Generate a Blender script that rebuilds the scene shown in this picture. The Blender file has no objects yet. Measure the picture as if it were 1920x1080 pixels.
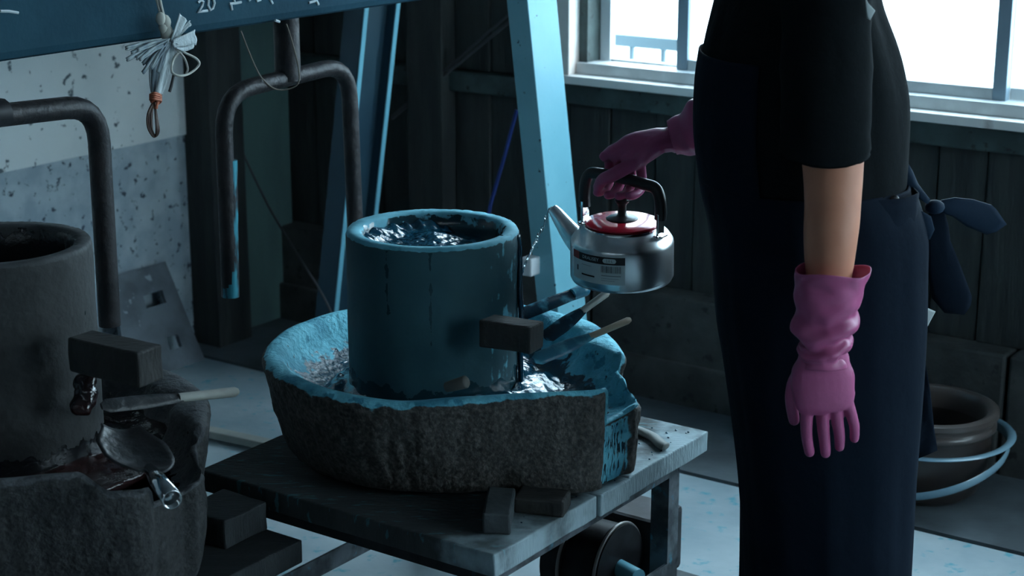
import bpy, bmesh, math, random
from mathutils import Vector, Matrix, noise
random.seed(7)
PI = math.pi
# ------------------------------------------------------------------ camera, world, exposure
F_PX, PITCH, CAM_H = 3300.0, math.radians(15.5), 1.6
cam_data = bpy.data.cameras.new('camera'); cam = bpy.data.objects.new('camera', cam_data)
bpy.context.scene.collection.objects.link(cam)
cam.location = (0, 0, CAM_H); cam.rotation_euler = (PI/2 - PITCH, 0, 0)
cam_data.sensor_width = 36; cam_data.lens = 36*F_PX/1920; cam_data.clip_start = .05
cam_data.dof.use_dof = True; cam_data.dof.focus_distance = 3.25; cam_data.dof.aperture_fstop = 5.6
sc = bpy.context.scene; sc.camera = cam
sc.view_settings.view_transform = 'Standard'; sc.view_settings.look = 'None'
sc.view_settings.exposure = 0.0; sc.view_settings.gamma = 1; sc.view_settings.use_curve_mapping = False
world = bpy.data.worlds.new('overcast_sky'); sc.world = world; world.use_nodes = True
wn = world.node_tree.nodes; wl = world.node_tree.links
bg = wn['Background']; bg.inputs[1].default_value = 13.5
tc = wn.new('ShaderNodeTexCoord'); sx = wn.new('ShaderNodeSeparateXYZ'); rp = wn.new('ShaderNodeValToRGB')
wl.new(tc.outputs['Generated'], sx.inputs[0]); wl.new(sx.outputs[2], rp.inputs[0]); wl.new(rp.outputs[0], bg.inputs[0])
rp.color_ramp.elements[0].color = (.30, .36, .38, 1); rp.color_ramp.elements[0].position = 0.0
rp.color_ramp.elements[1].color = (.72, .90, 1.0, 1); rp.color_ramp.elements[1].position = .25
TH = math.radians(35); CU, SU = math.cos(TH), math.sin(TH)
def W(u, v, z=0.0): return Vector((CU*u + SU*v, -SU*u + CU*v, z))       # room axes (u along the window wall) to world
UAX, VAX = Vector((CU, -SU, 0)), Vector((SU, CU, 0))
RZ = -TH
def at(px, py, **k):
    """world point seen at a pixel of the photograph on a given real plane (Y, z, u or v)"""
    a, b = (px-960)/F_PX, (540-py)/F_PX; c, s = math.cos(PITCH), math.sin(PITCH)
    d = Vector((a, c+b*s, -s+b*c)); n, v = list(k.items())[0]
    t = {'Y': lambda: v/d.y, 'z': lambda: (v-CAM_H)/d.z, 'u': lambda: v/(CU*d.x-SU*d.y), 'v': lambda: v/(SU*d.x+CU*d.y)}[n]()
    return Vector((0, 0, CAM_H)) + d*t
def portal(name, loc, rot, sx_, sy_):
    L = bpy.data.lights.new(name, 'AREA'); L.shape = 'RECTANGLE'; L.size = sx_; L.size_y = sy_; L.cycles.is_portal = True
    o = bpy.data.objects.new(name, L); sc.collection.objects.link(o); o.location = loc; o.rotation_euler = rot
portal('window_portal', W(-.3, 4.22, 1.55), (PI/2, 0, RZ), 4.9, 1.45)      # -Z of the light points into the room

portal('fill_window_portal', W(-.5, -2.72, 2.2), (-PI/2, 0, RZ), 4.2, .22)  # portal of the added fill window
portal('side_window_portal', W(2.42, 2.85, 1.6), (PI/2, 0, RZ-PI/2), 2.2, 1.45)

# ------------------------------------------------------------------ material helpers
def mat(name, col, *a_, grad=None, **k_):
    m = mat0(name, col, *a_, **k_)
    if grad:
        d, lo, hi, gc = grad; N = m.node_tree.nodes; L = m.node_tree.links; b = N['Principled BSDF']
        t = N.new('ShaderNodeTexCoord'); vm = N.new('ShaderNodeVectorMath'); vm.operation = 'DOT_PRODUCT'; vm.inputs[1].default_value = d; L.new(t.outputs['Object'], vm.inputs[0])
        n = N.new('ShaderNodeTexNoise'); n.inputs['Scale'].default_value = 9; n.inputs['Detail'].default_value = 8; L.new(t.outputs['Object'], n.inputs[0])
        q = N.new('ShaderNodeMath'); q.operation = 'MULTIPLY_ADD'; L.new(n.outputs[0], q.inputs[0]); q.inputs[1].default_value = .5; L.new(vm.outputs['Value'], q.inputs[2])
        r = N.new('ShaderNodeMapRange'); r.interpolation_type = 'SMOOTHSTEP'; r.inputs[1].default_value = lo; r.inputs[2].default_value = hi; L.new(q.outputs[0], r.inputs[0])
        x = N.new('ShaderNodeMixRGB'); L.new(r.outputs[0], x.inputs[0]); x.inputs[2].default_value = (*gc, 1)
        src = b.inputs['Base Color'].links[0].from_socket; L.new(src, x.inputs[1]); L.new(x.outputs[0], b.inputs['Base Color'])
    return m
def mat0(name, col, rough=.6, metal=0., col2=None, scale=8., lo=.4, hi=.6, bump=0., bscale=40., spec=.5, stretch=(1,1,1), detail=6, rough2=None, coat=0., spots=None):
    m = bpy.data.materials.new(name); m.use_nodes = True; nt = m.node_tree; N = nt.nodes; L = nt.links
    b = N['Principled BSDF']; b.inputs['Roughness'].default_value = rough; b.inputs['Metallic'].default_value = metal
    b.inputs['Base Color'].default_value = (*col, 1); b.inputs['Specular IOR Level'].default_value = spec
    b.inputs['Coat Weight'].default_value = coat
    t = N.new('ShaderNodeTexCoord'); mp = N.new('ShaderNodeMapping'); mp.inputs['Scale'].default_value = stretch
    L.new(t.outputs['Object'], mp.inputs[0])
    out = None
    if col2:
        n = N.new('ShaderNodeTexNoise'); n.inputs['Scale'].default_value = scale; n.inputs['Detail'].default_value = detail
        L.new(mp.outputs[0], n.inputs[0]); r = N.new('ShaderNodeValToRGB'); L.new(n.outputs[0], r.inputs[0])
        r.color_ramp.elements[0].position = lo; r.color_ramp.elements[0].color = (*col, 1)
        r.color_ramp.elements[1].position = hi; r.color_ramp.elements[1].color = (*col2, 1)
        out = r.outputs[0]
        if rough2 is not None:
            mr = N.new('ShaderNodeMapRange'); L.new(n.outputs[0], mr.inputs[0])
            mr.inputs[1].default_value = lo; mr.inputs[2].default_value = hi; mr.inputs[3].default_value = rough; mr.inputs[4].default_value = rough2
            L.new(mr.outputs[0], b.inputs['Roughness'])
    if spots:
        scol, ssc, slo, shi = spots
        n3 = N.new('ShaderNodeTexNoise'); n3.inputs['Scale'].default_value = ssc; n3.inputs['Detail'].default_value = 3
        L.new(mp.outputs[0], n3.inputs[0]); r3 = N.new('ShaderNodeMapRange'); L.new(n3.outputs[0], r3.inputs[0])
        r3.inputs[1].default_value = slo; r3.inputs[2].default_value = shi
        mx = N.new('ShaderNodeMixRGB'); L.new(r3.outputs[0], mx.inputs[0]); mx.inputs[2].default_value = (*scol, 1)
        if out: L.new(out, mx.inputs[1])
        else: mx.inputs[1].default_value = (*col, 1)
        out = mx.outputs[0]
    if out: L.new(out, b.inputs['Base Color'])
    if bump:
        n2 = N.new('ShaderNodeTexNoise'); n2.inputs['Scale'].default_value = bscale; n2.inputs['Detail'].default_value = 5
        L.new(mp.outputs[0], n2.inputs[0]); bp = N.new('ShaderNodeBump'); bp.inputs['Strength'].default_value = bump
        bp.inputs['Distance'].default_value = .01; L.new(n2.outputs[0], bp.inputs['Height']); L.new(bp.outputs[0], b.inputs['Normal'])
    return m
def stain_mat(name, stone, stone2, pale, deep, wetcol, bump=.8, bscale=75, grain=130):
    """bare stone where attribute stain.r = 0, dried pigment where 1, wet pigment where stain.g = 1"""
    m = bpy.data.materials.new(name); m.use_nodes = True; nt = m.node_tree; N = nt.nodes; L = nt.links
    b = N['Principled BSDF']; t = N.new('ShaderNodeTexCoord')
    a = N.new('ShaderNodeAttribute'); a.attribute_name = 'stain'; sp = N.new('ShaderNodeSeparateColor'); L.new(a.outputs['Color'], sp.inputs[0])
    def nz(s, d=6):
        n = N.new('ShaderNodeTexNoise'); n.inputs['Scale'].default_value = s; n.inputs['Detail'].default_value = d; L.new(t.outputs['Object'], n.inputs[0]); return n.outputs[0]
    def ramp(src, p0, c0, p1, c1):
        r = N.new('ShaderNodeValToRGB'); L.new(src, r.inputs[0]); e = r.color_ramp.elements
        e[0].position, e[0].color, e[1].position, e[1].color = p0, (*c0, 1), p1, (*c1, 1); return r.outputs[0]
    def mathn(op, x, y):
        q = N.new('ShaderNodeMath'); q.operation = op
        for i, k in enumerate((x, y)):
            if hasattr(k, 'links'): L.new(k, q.inputs[i])
            else: q.inputs[i].default_value = k
        return q.outputs[0]
    def mix(f, c1, c2):
        q = N.new('ShaderNodeMixRGB'); L.new(f, q.inputs[0])
        for i, k in ((1, c1), (2, c2)):
            if hasattr(k, 'links'): L.new(k, q.inputs[i])
            else: q.inputs[i].default_value = (*k, 1)
        return q.outputs[0]
    def sm(x, lo, hi):
        q = N.new('ShaderNodeMapRange'); q.interpolation_type = 'SMOOTHSTEP'; L.new(x, q.inputs[0]); q.inputs[1].default_value = lo; q.inputs[2].default_value = hi; return q.outputs[0]
    st = ramp(nz(grain), .4, stone, .65, stone2)
    pg = ramp(nz(14), .36, deep, .56, pale)
    n1 = nz(30, 8)
    f = sm(mathn('ADD', sp.outputs[0], mathn('MULTIPLY', mathn('SUBTRACT', n1, .5), 1.3)), .38, .55)
    g = sm(mathn('ADD', sp.outputs[1], mathn('MULTIPLY', mathn('SUBTRACT', nz(45, 6), .5), 1.2)), .45, .55)
    pg = mix(sm(nz(34, 3), .60, .66), pg, deep)
    c = mix(g, mix(f, st, pg), wetcol)
    L.new(c, b.inputs['Base Color'])
    r = N.new('ShaderNodeMapRange'); L.new(g, r.inputs[0]); r.inputs[3].default_value = .75; r.inputs[4].default_value = .15; L.new(r.outputs[0], b.inputs['Roughness'])
    bp = N.new('ShaderNodeBump'); bp.inputs['Strength'].default_value = bump; bp.inputs['Distance'].default_value = .008
    L.new(nz(bscale), bp.inputs['Height']); L.new(bp.outputs[0], b.inputs['Normal'])
    return m

M = {}
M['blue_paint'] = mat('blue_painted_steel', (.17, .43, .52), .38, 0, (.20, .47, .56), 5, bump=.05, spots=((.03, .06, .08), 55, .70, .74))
M['blue_beam'] = mat('beam_paint_shaded', (.010, .046, .072), .8, 0, (.016, .062, .092), 4, bump=.1, bscale=70, spec=.15)  # same frame paint, colour lowered for the light missing from above
M['edge_blue'] = mat('lit_edge_and_shaft_blue', (.22, .58, .72), .4)  # window light on the flange edges, painted in; also the shaft's pale blue
M['leg_paint_shaded'] = mat('left_leg_paint_shaded', (.018, .055, .085), .5, 0, (.025, .07, .10), 5)  # one frame paint; the legs' difference in light is put into the colour
M['pipe'] = mat('dark_iron_pipe', (.018, .018, .021), .5, .3, (.035, .031, .033), 18, bump=.3, bscale=60)
M['pipe_blue'] = mat('paint_splashed_pipe', (.03, .032, .038), .45, .4, (.05, .30, .38), 30, .50, .58, stretch=(1, 1, .25))
M['concrete'] = mat('pale_concrete_floor', (.26, .34, .38), .55, 0, (.40, .47, .50), 5, .35, .65, bump=.15, bscale=30, spots=((.10, .34, .42), 30, .60, .72), rough2=.7)
M['back_floor'] = mat('damp_shaded_concrete', (.10, .125, .14), .55, 0, (.06, .075, .085), 5, bump=.2)  # damp, and the shade near the window wall also put into the colour
M['dark_floor'] = mat('dark_floor_sheet', (.03, .04, .045), .4, 0, (.06, .08, .09), 6, bump=.3)
M['kerb'] = mat('stained_concrete_kerb', (.065, .070, .068), .8, 0, (.036, .040, .040), 9, .4, .6, bump=.5, bscale=30, spots=((.02, .024, .026), 28, .62, .68))
M['plank_wall'] = mat('dark_green_grey_boards', (.034, .040, .039), .75, 0, (.020, .025, .026), 7, stretch=(4, 4, .5), bump=.4, bscale=30)
M['band'] = mat('dark_green_timber', (.050, .080, .078), .6, 0, (.028, .045, .045), 12, bump=.4, spots=((.012, .016, .018), 40, .64, .70))
M['green_post'] = mat('dark_green_post', (.08, .15, .14), .6, 0, (.06, .11, .11), 7, stretch=(1, 1, .3))
M['white_panel'] = mat('off_white_board', (.84, .88, .87), .7, 0, (.76, .81, .81), 4, bump=.08, spots=((.12, .15, .17), 34, .64, .70))
M['grey_panel'] = mat('mottled_grey_plaster', (.50, .58, .62), .8, 0, (.36, .44, .50), 11, bump=.2, spots=((.06, .08, .11), 42, .60, .68))
M['dark_wall'] = mat('dark_plaster', (.09, .10, .11), .9, 0, (.06, .07, .08), 3)
M['jamb'] = mat('white_jamb_with_rust', (.82, .80, .77), .6, 0, (.42, .22, .15), 6, .52, .75, stretch=(1, 1, .5))
M['sill'] = mat('worn_white_sill', (.82, .82, .80), .5, 0, (.35, .30, .28), 14, .6, .75)
M['alu'] = mat('grey_aluminium_frame', (.62, .66, .67), .42, .1, (.52, .55, .56), 15)
M['alu_dark'] = mat('blue_grey_stile', (.26, .35, .42), .4, .3)
M['alu_white'] = mat('pale_aluminium_stile', (.80, .83, .85), .4, .2)
M['rail'] = mat('grey_railing', (.16, .24, .28), .5, .3)
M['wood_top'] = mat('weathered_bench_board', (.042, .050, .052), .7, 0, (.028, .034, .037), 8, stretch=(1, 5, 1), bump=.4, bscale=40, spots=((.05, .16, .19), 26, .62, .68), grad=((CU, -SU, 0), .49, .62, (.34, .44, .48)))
M['wood_dark'] = mat('dark_damp_timber', (.032, .038, .041), .7, 0, (.02, .025, .028), 8, stretch=(1, 5, 1), bump=.5)
M['frame'] = mat('rusty_angle_iron', (.16, .18, .20), .55, .4, (.07, .08, .09), 22, bump=.3, spots=((.10, .28, .36), 30, .62, .68))
M['black_iron'] = mat('black_iron', (.018, .018, .02), .5, .5, (.035, .035, .04), 20)
M['rim_metal'] = mat('bright_worn_rim', (.30, .28, .27), .4, .7)
M['granite'] = stain_mat('granite_mortar', (.030, .030, .029), (.085, .078, .070), (.16, .54, .66), (.05, .27, .38), (.006, .035, .06))
M['granite_grey'] = stain_mat('dark_granite_mortar', (.026, .028, .030), (.05, .05, .05), (.095, .10, .108), (.05, .054, .06), (.010, .011, .013))
M['tub'] = stain_mat('painted_concrete_tub', (.024, .088, .108), (.018, .072, .092), (.17, .52, .64), (.08, .33, .43), (.016, .05, .065), bump=.2, bscale=30, grain=12)
M['tub_grey'] = stain_mat('grey_concrete_tub', (.038, .040, .041), (.028, .030, .031), (.060, .064, .068), (.04, .043, .046), (.012, .013, .015), bump=.3, grain=14)
M['glaze'] = mat('wet_blue_pigment', (.004, .045, .085), .06, 0, (.006, .07, .12), 10, bump=.35, bscale=60, spec=.9, coat=.4)
M['slurry'] = mat('wet_black_slurry', (.012, .012, .014), .07, 0, (.03, .012, .012), 5, bump=.15, bscale=80, spec=.7)
M['block'] = mat('dark_oak_block', (.032, .031, .029), .7, 0, (.02, .02, .02), 12, stretch=(1, 4, 1), bump=.4)
M['block_grey'] = mat('grey_wood_block', (.06, .072, .078), .7, 0, (.04, .05, .055), 12, bump=.3)
M['handle_wood'] = mat('pale_wood_handle', (.62, .50, .36), .55, 0, (.50, .40, .30), 10, stretch=(1, 1, 4))
M['handle_grey'] = mat('pale_grey_handle', (.42, .42, .37), .5, 0, (.30, .30, .27), 10)
M['blade'] = mat('pigment_coated_paddle', (.03, .16, .24), .3, 0, (.16, .50, .62), 22, .45, .6, bump=.12, bscale=80)
M['blade_dark'] = mat('dark_coated_paddle', (.008, .03, .05), .2, 0, (.06, .24, .32), 22, .5, .62, bump=.12, bscale=60)
M['blade_black'] = mat('black_coated_blade', (.016, .018, .020), .40, 0, (.03, .03, .033), 20, bump=.4)
M['steel'] = mat('satin_kettle_metal', (.80, .84, .86), .30, 1.)
M['chrome'] = mat('chrome', (.75, .77, .78), .12, 1.)
M['bakelite'] = mat('black_bakelite', (.012, .012, .014), .33)
M['lid_red'] = mat('red_enamel_lid', (.55, .015, .04), .16, .1, coat=.6)
M['label'] = mat('white_label', (.62, .68, .68), .5); M['label_black'] = mat('black_print', (.01, .012, .016), .5)
M['label_red'] = mat('red_print', (.30, .03, .03), .5); M['label_grey'] = mat('grey_print', (.22, .27, .28), .5)
M['shirt'] = mat('black_cotton', (.0075, .0095, .011), .95, spec=.04, bump=.3, bscale=20)
M['apron'] = mat('navy_cotton', (.0055, .010, .018), .9, spec=.06, bump=.3, bscale=16)
M['bow'] = mat('navy_tie_cotton', (.009, .022, .042), .75, spec=.15, bump=.25, bscale=25)
M['skin'] = mat('skin', (.56, .235, .145), .5, 0, (.50, .20, .125), 9, spec=.4)
M['glove'] = mat('pink_rubber_glove', (.44, .095, .225), .40, 0, (.38, .075, .19), 14, bump=.12, bscale=35, spec=.45)
M['hair'] = mat('black_hair', (.012, .010, .010), .5); M['shoe'] = mat('black_boot', (.015, .016, .018), .4)
M['white_cloth'] = mat('white_paper_tag', (.55, .60, .60), .7)
M['eye'] = mat('eye', (.02, .015, .012), .2)
M['cord'] = mat('off_white_cord', (.55, .54, .48), .8); M['net'] = mat('white_netting', (.52, .58, .60), .75, bump=.4, bscale=150, stretch=(1, 1, .3))
M['netgrey'] = mat('grey_netting', (.25, .31, .35), .8, 0, (.42, .48, .5), 60, stretch=(1, 1, .2))
M['orange'] = mat('orange_twine', (.42, .12, .06), .7); M['wire'] = mat('brown_wire', (.07, .04, .03), .5, .3)
M['twine'] = mat('jute_twine', (.20, .17, .14), .9); M['cable'] = mat('dark_cable', (.05, .05, .055), .6)
M['blue_rod'] = mat('bright_blue_rod', (.006, .03, .18), .5)
M['chalk'] = mat('white_chalk', (.55, .62, .65), .9)
M['pot'] = mat('brown_glazed_pot', (.035, .026, .023), .35, 0, (.022, .018, .018), 8); M['potrim'] = mat('worn_pot_rim', (.075, .062, .058), .28)
M['hose'] = mat('pale_blue_strap', (.16, .28, .36), .25, 0, (.22, .36, .44), 6, coat=.3)
M['plate'] = mat('grey_cast_plate', (.17, .20, .23), .6, .2, (.11, .13, .15), 9, bump=.3, spots=((.34, .40, .44), 20, .66, .70))
M['cork_light'] = mat('grey_stick_wood', (.24, .25, .24), .6); M['cork'] = mat('pale_cork', (.11, .105, .095), .8); M['whitebox'] = mat('white_plastic', (.60, .63, .66), .4)
def frosted(name, tcol, share):
    m = bpy.data.materials.new(name); m.use_nodes = True; N = m.node_tree.nodes; L = m.node_tree.links
    for n in list(N): N.remove(n)
    o = N.new('ShaderNodeOutputMaterial'); a = N.new('ShaderNodeBsdfTransparent'); a.inputs[0].default_value = (*tcol, 1)
    t = N.new('ShaderNodeBsdfTranslucent'); t.inputs[0].default_value = (.85, .92, .95, 1); g = N.new('ShaderNodeBsdfGlossy'); g.inputs['Roughness'].default_value = .05
    x = N.new('ShaderNodeMixShader'); x.inputs[0].default_value = share; L.new(a.outputs[0], x.inputs[1]); L.new(t.outputs[0], x.inputs[2])
    y = N.new('ShaderNodeMixShader'); y.inputs[0].default_value = .04; L.new(x.outputs[0], y.inputs[1]); L.new(g.outputs[0], y.inputs[2]); L.new(y.outputs[0], o.inputs[0])
    return m
M['glass'] = frosted('clear_pane', (.95, .98, 1), 0.0); M['frost'] = frosted('frosted_pane', (.92, .96, .98), .45)
def water_mat():
    m = bpy.data.materials.new('clear_water'); m.use_nodes = True; b = m.node_tree.nodes['Principled BSDF']
    b.inputs['Transmission Weight'].default_value = 1; b.inputs['Roughness'].default_value = .02; b.inputs['IOR'].default_value = 1.33; b.inputs['Base Color'].default_value = (.9, .97, 1, 1); return m
M['water'] = water_mat()

# ------------------------------------------------------------------ object helpers
def new_obj(name, me, m=None, parent=None, smooth=True):
    me.name = name
    if m is not None: me.materials.clear(); me.materials.append(m)
    for p in me.polygons: p.use_smooth = smooth
    o = bpy.data.objects.new(name, me); sc.collection.objects.link(o)
    if parent: o.parent = parent
    return o
def tag(o, label, cat, group=None, kind=None):
    if label: o['label'] = label
    if cat: o['category'] = cat
    if group: o['group'] = group
    if kind: o['kind'] = kind
    return o
def empty(name, loc, label, cat, group=None, rot=None):
    o = bpy.data.objects.new(name, None); o.empty_display_size = .05; sc.collection.objects.link(o); o.location = loc
    if rot: o.rotation_euler = rot
    return tag(o, label, cat, group)
def root_loc(o):
    l = Vector((0, 0, 0))
    while o: l += Vector(o.location); o = o.parent
    return l
def B(): return bmesh.new()
def part(name, bm, m, parent=None, smooth=False, local=False, bevel=0., split=True, label=None):
    """links a bmesh given in world coordinates (or in the parent's frame when local)"""
    if not local:
        if parent: off = root_loc(parent)
        else:
            vs = [v.co for v in bm.verts]
            off = Vector(((min(v.x for v in vs)+max(v.x for v in vs))/2, (min(v.y for v in vs)+max(v.y for v in vs))/2, min(v.z for v in vs)))
        bmesh.ops.translate(bm, vec=-off, verts=bm.verts)
    bmesh.ops.recalc_face_normals(bm, faces=bm.faces)
    me = bpy.data.meshes.new(name); bm.to_mesh(me); bm.free()
    o = new_obj(name, me, m, parent, smooth)
    if not local and not parent: o.location = off
    if bevel:
        b = o.modifiers.new('bevel', 'BEVEL'); b.width = bevel; b.segments = 2; b.limit_method = 'ANGLE'; b.angle_limit = math.radians(40)
    if smooth and split:
        s = o.modifiers.new('edges', 'EDGE_SPLIT'); s.split_angle = math.radians(50)
    if label: o['label'] = label
    return o
def box(bm, c, size, rz=0., rot=None):
    r = bmesh.ops.create_cube(bm, size=1)
    mt = Matrix.Translation(Vector(c)) @ (rot.to_4x4() if rot is not None else Matrix.Rotation(rz, 4, 'Z')) @ Matrix.Diagonal((*size, 1))
    bmesh.ops.transform(bm, matrix=mt, verts=r['verts']); return bm
def ubox(bm, u0, u1, v0, v1, z0, z1):
    return box(bm, W((u0+u1)/2, (v0+v1)/2, (z0+z1)/2), (abs(u1-u0), abs(v1-v0), abs(z1-z0)), RZ)
def tube(bm, pts, rad, seg=10, caps=True, hint=Vector((0, 0, 1)), closed=False):
    """swept ellipse along points; rad = number, or list of numbers / (side, up) pairs"""
    pts = [Vector(p) for p in pts]; n = len(pts)
    if not isinstance(rad, (list, tuple)): rad = [rad]*n
    rings = []; prev = None
    for i, p in enumerate(pts):
        if closed: d = pts[(i+1) % n]-pts[i-1]
        else: d = pts[min(i+1, n-1)]-pts[max(i-1, 0)]
        d.normalize()
        if prev is None:
            h = Vector(hint)
            if abs(h.dot(d)) > .95: h = Vector((1, 0, 0)) if abs(d.x) < .9 else Vector((0, 1, 0))
            up = (h-d*h.dot(d)).normalized()
        else: up = (prev-d*prev.dot(d)).normalized()
        prev = up; s = d.cross(up)
        r = rad[i]; ra, rb = (r if isinstance(r, (tuple, list)) else (r, r))
        rings.append([bm.verts.new(p+s*math.cos(a)*ra+up*math.sin(a)*rb) for a in (2*PI*k/seg for k in range(seg))])
    m = n if closed else n-1
    for i in range(m):
        a, b = rings[i], rings[(i+1) % n]
        for k in range(seg): bm.faces.new((a[k], a[(k+1) % seg], b[(k+1) % seg], b[k]))
    if caps and not closed:
        bm.faces.new(rings[0][::-1]); bm.faces.new(rings[-1])
    return bm
def smooth_path(pts, k=6, closed=False):
    pts = [Vector(p) for p in pts]; n = len(pts); out = []
    for i in range(n if closed else n-1):
        if closed: p0, p1, p2, p3 = pts[i-1], pts[i], pts[(i+1) % n], pts[(i+2) % n]
        else: p0, p1, p2, p3 = pts[max(i-1, 0)], pts[i], pts[i+1], pts[min(i+2, n-1)]
        for j in range(k):
            t = j/k
            out.append(.5*((2*p1)+(-p0+p2)*t+(2*p0-5*p1+4*p2-p3)*t*t+(-p0+3*p1-3*p2+p3)*t**3))
    if not closed: out.append(pts[-1])
    return out
def lathe(bm, prof, c=(0, 0, 0), seg=48, a0=0., a1=2*PI):
    full = abs(a1-a0-2*PI) < 1e-6; n = seg if full else seg+1; rings = []
    c = Vector(c)
    for r, z in prof:
        if r < 1e-6: rings.append([bm.verts.new(c+Vector((0, 0, z)))])
        else: rings.append([bm.verts.new(c+Vector((r*math.cos(a), r*math.sin(a), z))) for a in (a0+(a1-a0)*k/seg for k in range(n))])
    for i in range(len(rings)-1):
        a, b = rings[i], rings[i+1]
        for k in range(seg):
            k2 = (k+1) % n
            if len(a) == 1 and len(b) == 1: continue
            if len(a) == 1: bm.faces.new((a[0], b[k2], b[k]))
            elif len(b) == 1: bm.faces.new((a[k], a[k2], b[0]))
            else: bm.faces.new((a[k], a[k2], b[k2], b[k]))
    return bm
def ell(bm, c, r, sub=3, rot=None):
    q = bmesh.ops.create_icosphere(bm, subdivisions=sub, radius=1)
    mt = Matrix.Translation(Vector(c)) @ (rot.to_4x4() if rot is not None else Matrix.Identity(4)) @ Matrix.Diagonal((*r, 1))
    bmesh.ops.transform(bm, matrix=mt, verts=q['verts']); return bm
def prism(bm, pts, off):
    """closed polygon of world points extruded by a vector"""
    a = [bm.verts.new(Vector(p)) for p in pts]; b = [bm.verts.new(Vector(p)+Vector(off)) for p in pts]; n = len(pts)
    bm.faces.new(a); bm.faces.new(b[::-1])
    for i in range(n): bm.faces.new((a[i], b[i], b[(i+1) % n], a[(i+1) % n]))
    return bm
def remeshed(bm, voxel, it=6, fac=.5):
    me = bpy.data.meshes.new('tmp'); bmesh.ops.recalc_face_normals(bm, faces=bm.faces); bm.to_mesh(me); bm.free()
    o = bpy.data.objects.new('tmp', me); sc.collection.objects.link(o)
    r = o.modifiers.new('r', 'REMESH'); r.mode = 'VOXEL'; r.voxel_size = voxel
    s = o.modifiers.new('s', 'SMOOTH'); s.iterations = it; s.factor = fac
    dg = bpy.context.evaluated_depsgraph_get(); ev = o.evaluated_get(dg)
    out = bpy.data.meshes.new_from_object(ev); bpy.data.objects.remove(o); bpy.data.meshes.remove(me)
    b = bmesh.new(); b.from_mesh(out); bpy.data.meshes.remove(out); return b
def cloth(bm, fn, nu, nv, closed_u=False):
    """grid surface fn(s,t)"""
    g = [[bm.verts.new(fn(i/(nu if closed_u else nu-1), j/(nv-1))) for j in range(nv)] for i in range(nu)]
    for i in range(nu if closed_u else nu-1):
        for j in range(nv-1): bm.faces.new((g[i][j], g[(i+1) % nu][j], g[(i+1) % nu][j+1], g[i][j+1]))
    return bm
def solid(o, t, off=0.):
    s = o.modifiers.new('thick', 'SOLIDIFY'); s.thickness = t; s.offset = off; return o
def struct(name, bm, m, parent=None, **k):
    o = part(name, bm, m, parent, **k)
    if not parent: o['kind'] = 'structure'
    return o

# ------------------------------------------------------------------ room
WV, LU = 4.10, -3.75            # window wall face, left wall face
HOLE = (-2.645, 2.05, .862, 2.15)
fl = B(); ubox(fl, LU-.1, 2.4, 3.585, 4.35, -.12, 0); floor = struct('floor', fl, M['back_floor'])
fl = B(); ubox(fl, LU-.1, 2.4, -2.6, 3.57, -.12, 0); part('slab', fl, M['concrete'], floor, bevel=.006)
fl = B(); ubox(fl, LU-.1, 2.4, 3.56, 3.60, -.13, -.015); part('joint', fl, M['black_iron'], floor)
b = B(); ubox(b, LU-.2, 2.4, -2.6, 4.4, 2.75, 2.85); struct('ceiling', b, M['dark_wall'])
b = B(); ubox(b, LU-.2, -2.6, -2.7, -2.6, -.1, 2.8); ubox(b, 1.6, 2.4, -2.7, -2.6, -.1, 2.8); ubox(b, -2.6, 1.6, -2.7, -2.6, -.1, 2.18); ubox(b, -2.6, 1.6, -2.7, -2.6, 2.3, 2.8)
struct('wall_back', b, M['dark_wall'])
b = B(); ubox(b, -2.6, 1.6, -2.68, -2.62, 2.18, 2.20); w2 = struct('added_fill_window', b, M['alu_white'])  # added high window behind the camera, put in to lift the shadows
for uu in (-2.6, -1.22, .18, 1.56):
    b = B(); ubox(b, uu, uu+.04, -2.68, -2.62, 2.20, 2.3); part('frame_bar', b, M['alu_white'], w2)
for uu in (-2.56, -1.18, .22):
    b = B(); ubox(b, uu, uu+1.34, -2.655, -2.651, 2.20, 2.3); part('pane', b, M['frost'], w2)
b = B(); ubox(b, 2.3, 2.4, -2.6, 1.8, -.1, 2.8); ubox(b, 2.3, 2.4, 3.9, 4.4, -.1, 2.8); ubox(b, 2.3, 2.4, 1.8, 3.9, -.1, .9); ubox(b, 2.3, 2.4, 1.8, 3.9, 2.3, 2.8)
struct('wall_right', b, M['dark_wall'])
b = B(); ubox(b, 2.32, 2.38, 1.8, 3.9, .9, .94); w3 = struct('window_3', b, M['alu_white'])
for vv in (1.8, 2.83, 3.86):
    b = B(); ubox(b, 2.32, 2.38, vv, vv+.04, .94, 2.3); part('frame_bar', b, M['alu_white'], w3)
for vv in (1.84, 2.87):
    b = B(); ubox(b, 2.345, 2.349, vv, vv+.99, .94, 2.3); part('pane', b, M['frost'], w3)
# left wall: mottled plaster below, off-white boards above
b = B(); ubox(b, LU-.12, LU, -2.6, 4.3, -.1, 2.8); wl_ = struct('wall_left', b, M['grey_panel'])
b = B(); ubox(b, LU-.01, LU+.012, 2.62, 3.66, .645, 1.7); part('board', b, M['white_panel'], wl_, bevel=.003)
b = B(); ubox(b, LU-.01, LU+.018, 1.3, 2.615, .635, 1.7); part('board', b, M['white_panel'], wl_, bevel=.003)
b = B(); ubox(b, LU-.01, LU+.012, 1.2, 3.66, 1.70, 2.75); part('board', b, M['white_panel'], wl_, bevel=.003)
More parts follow.
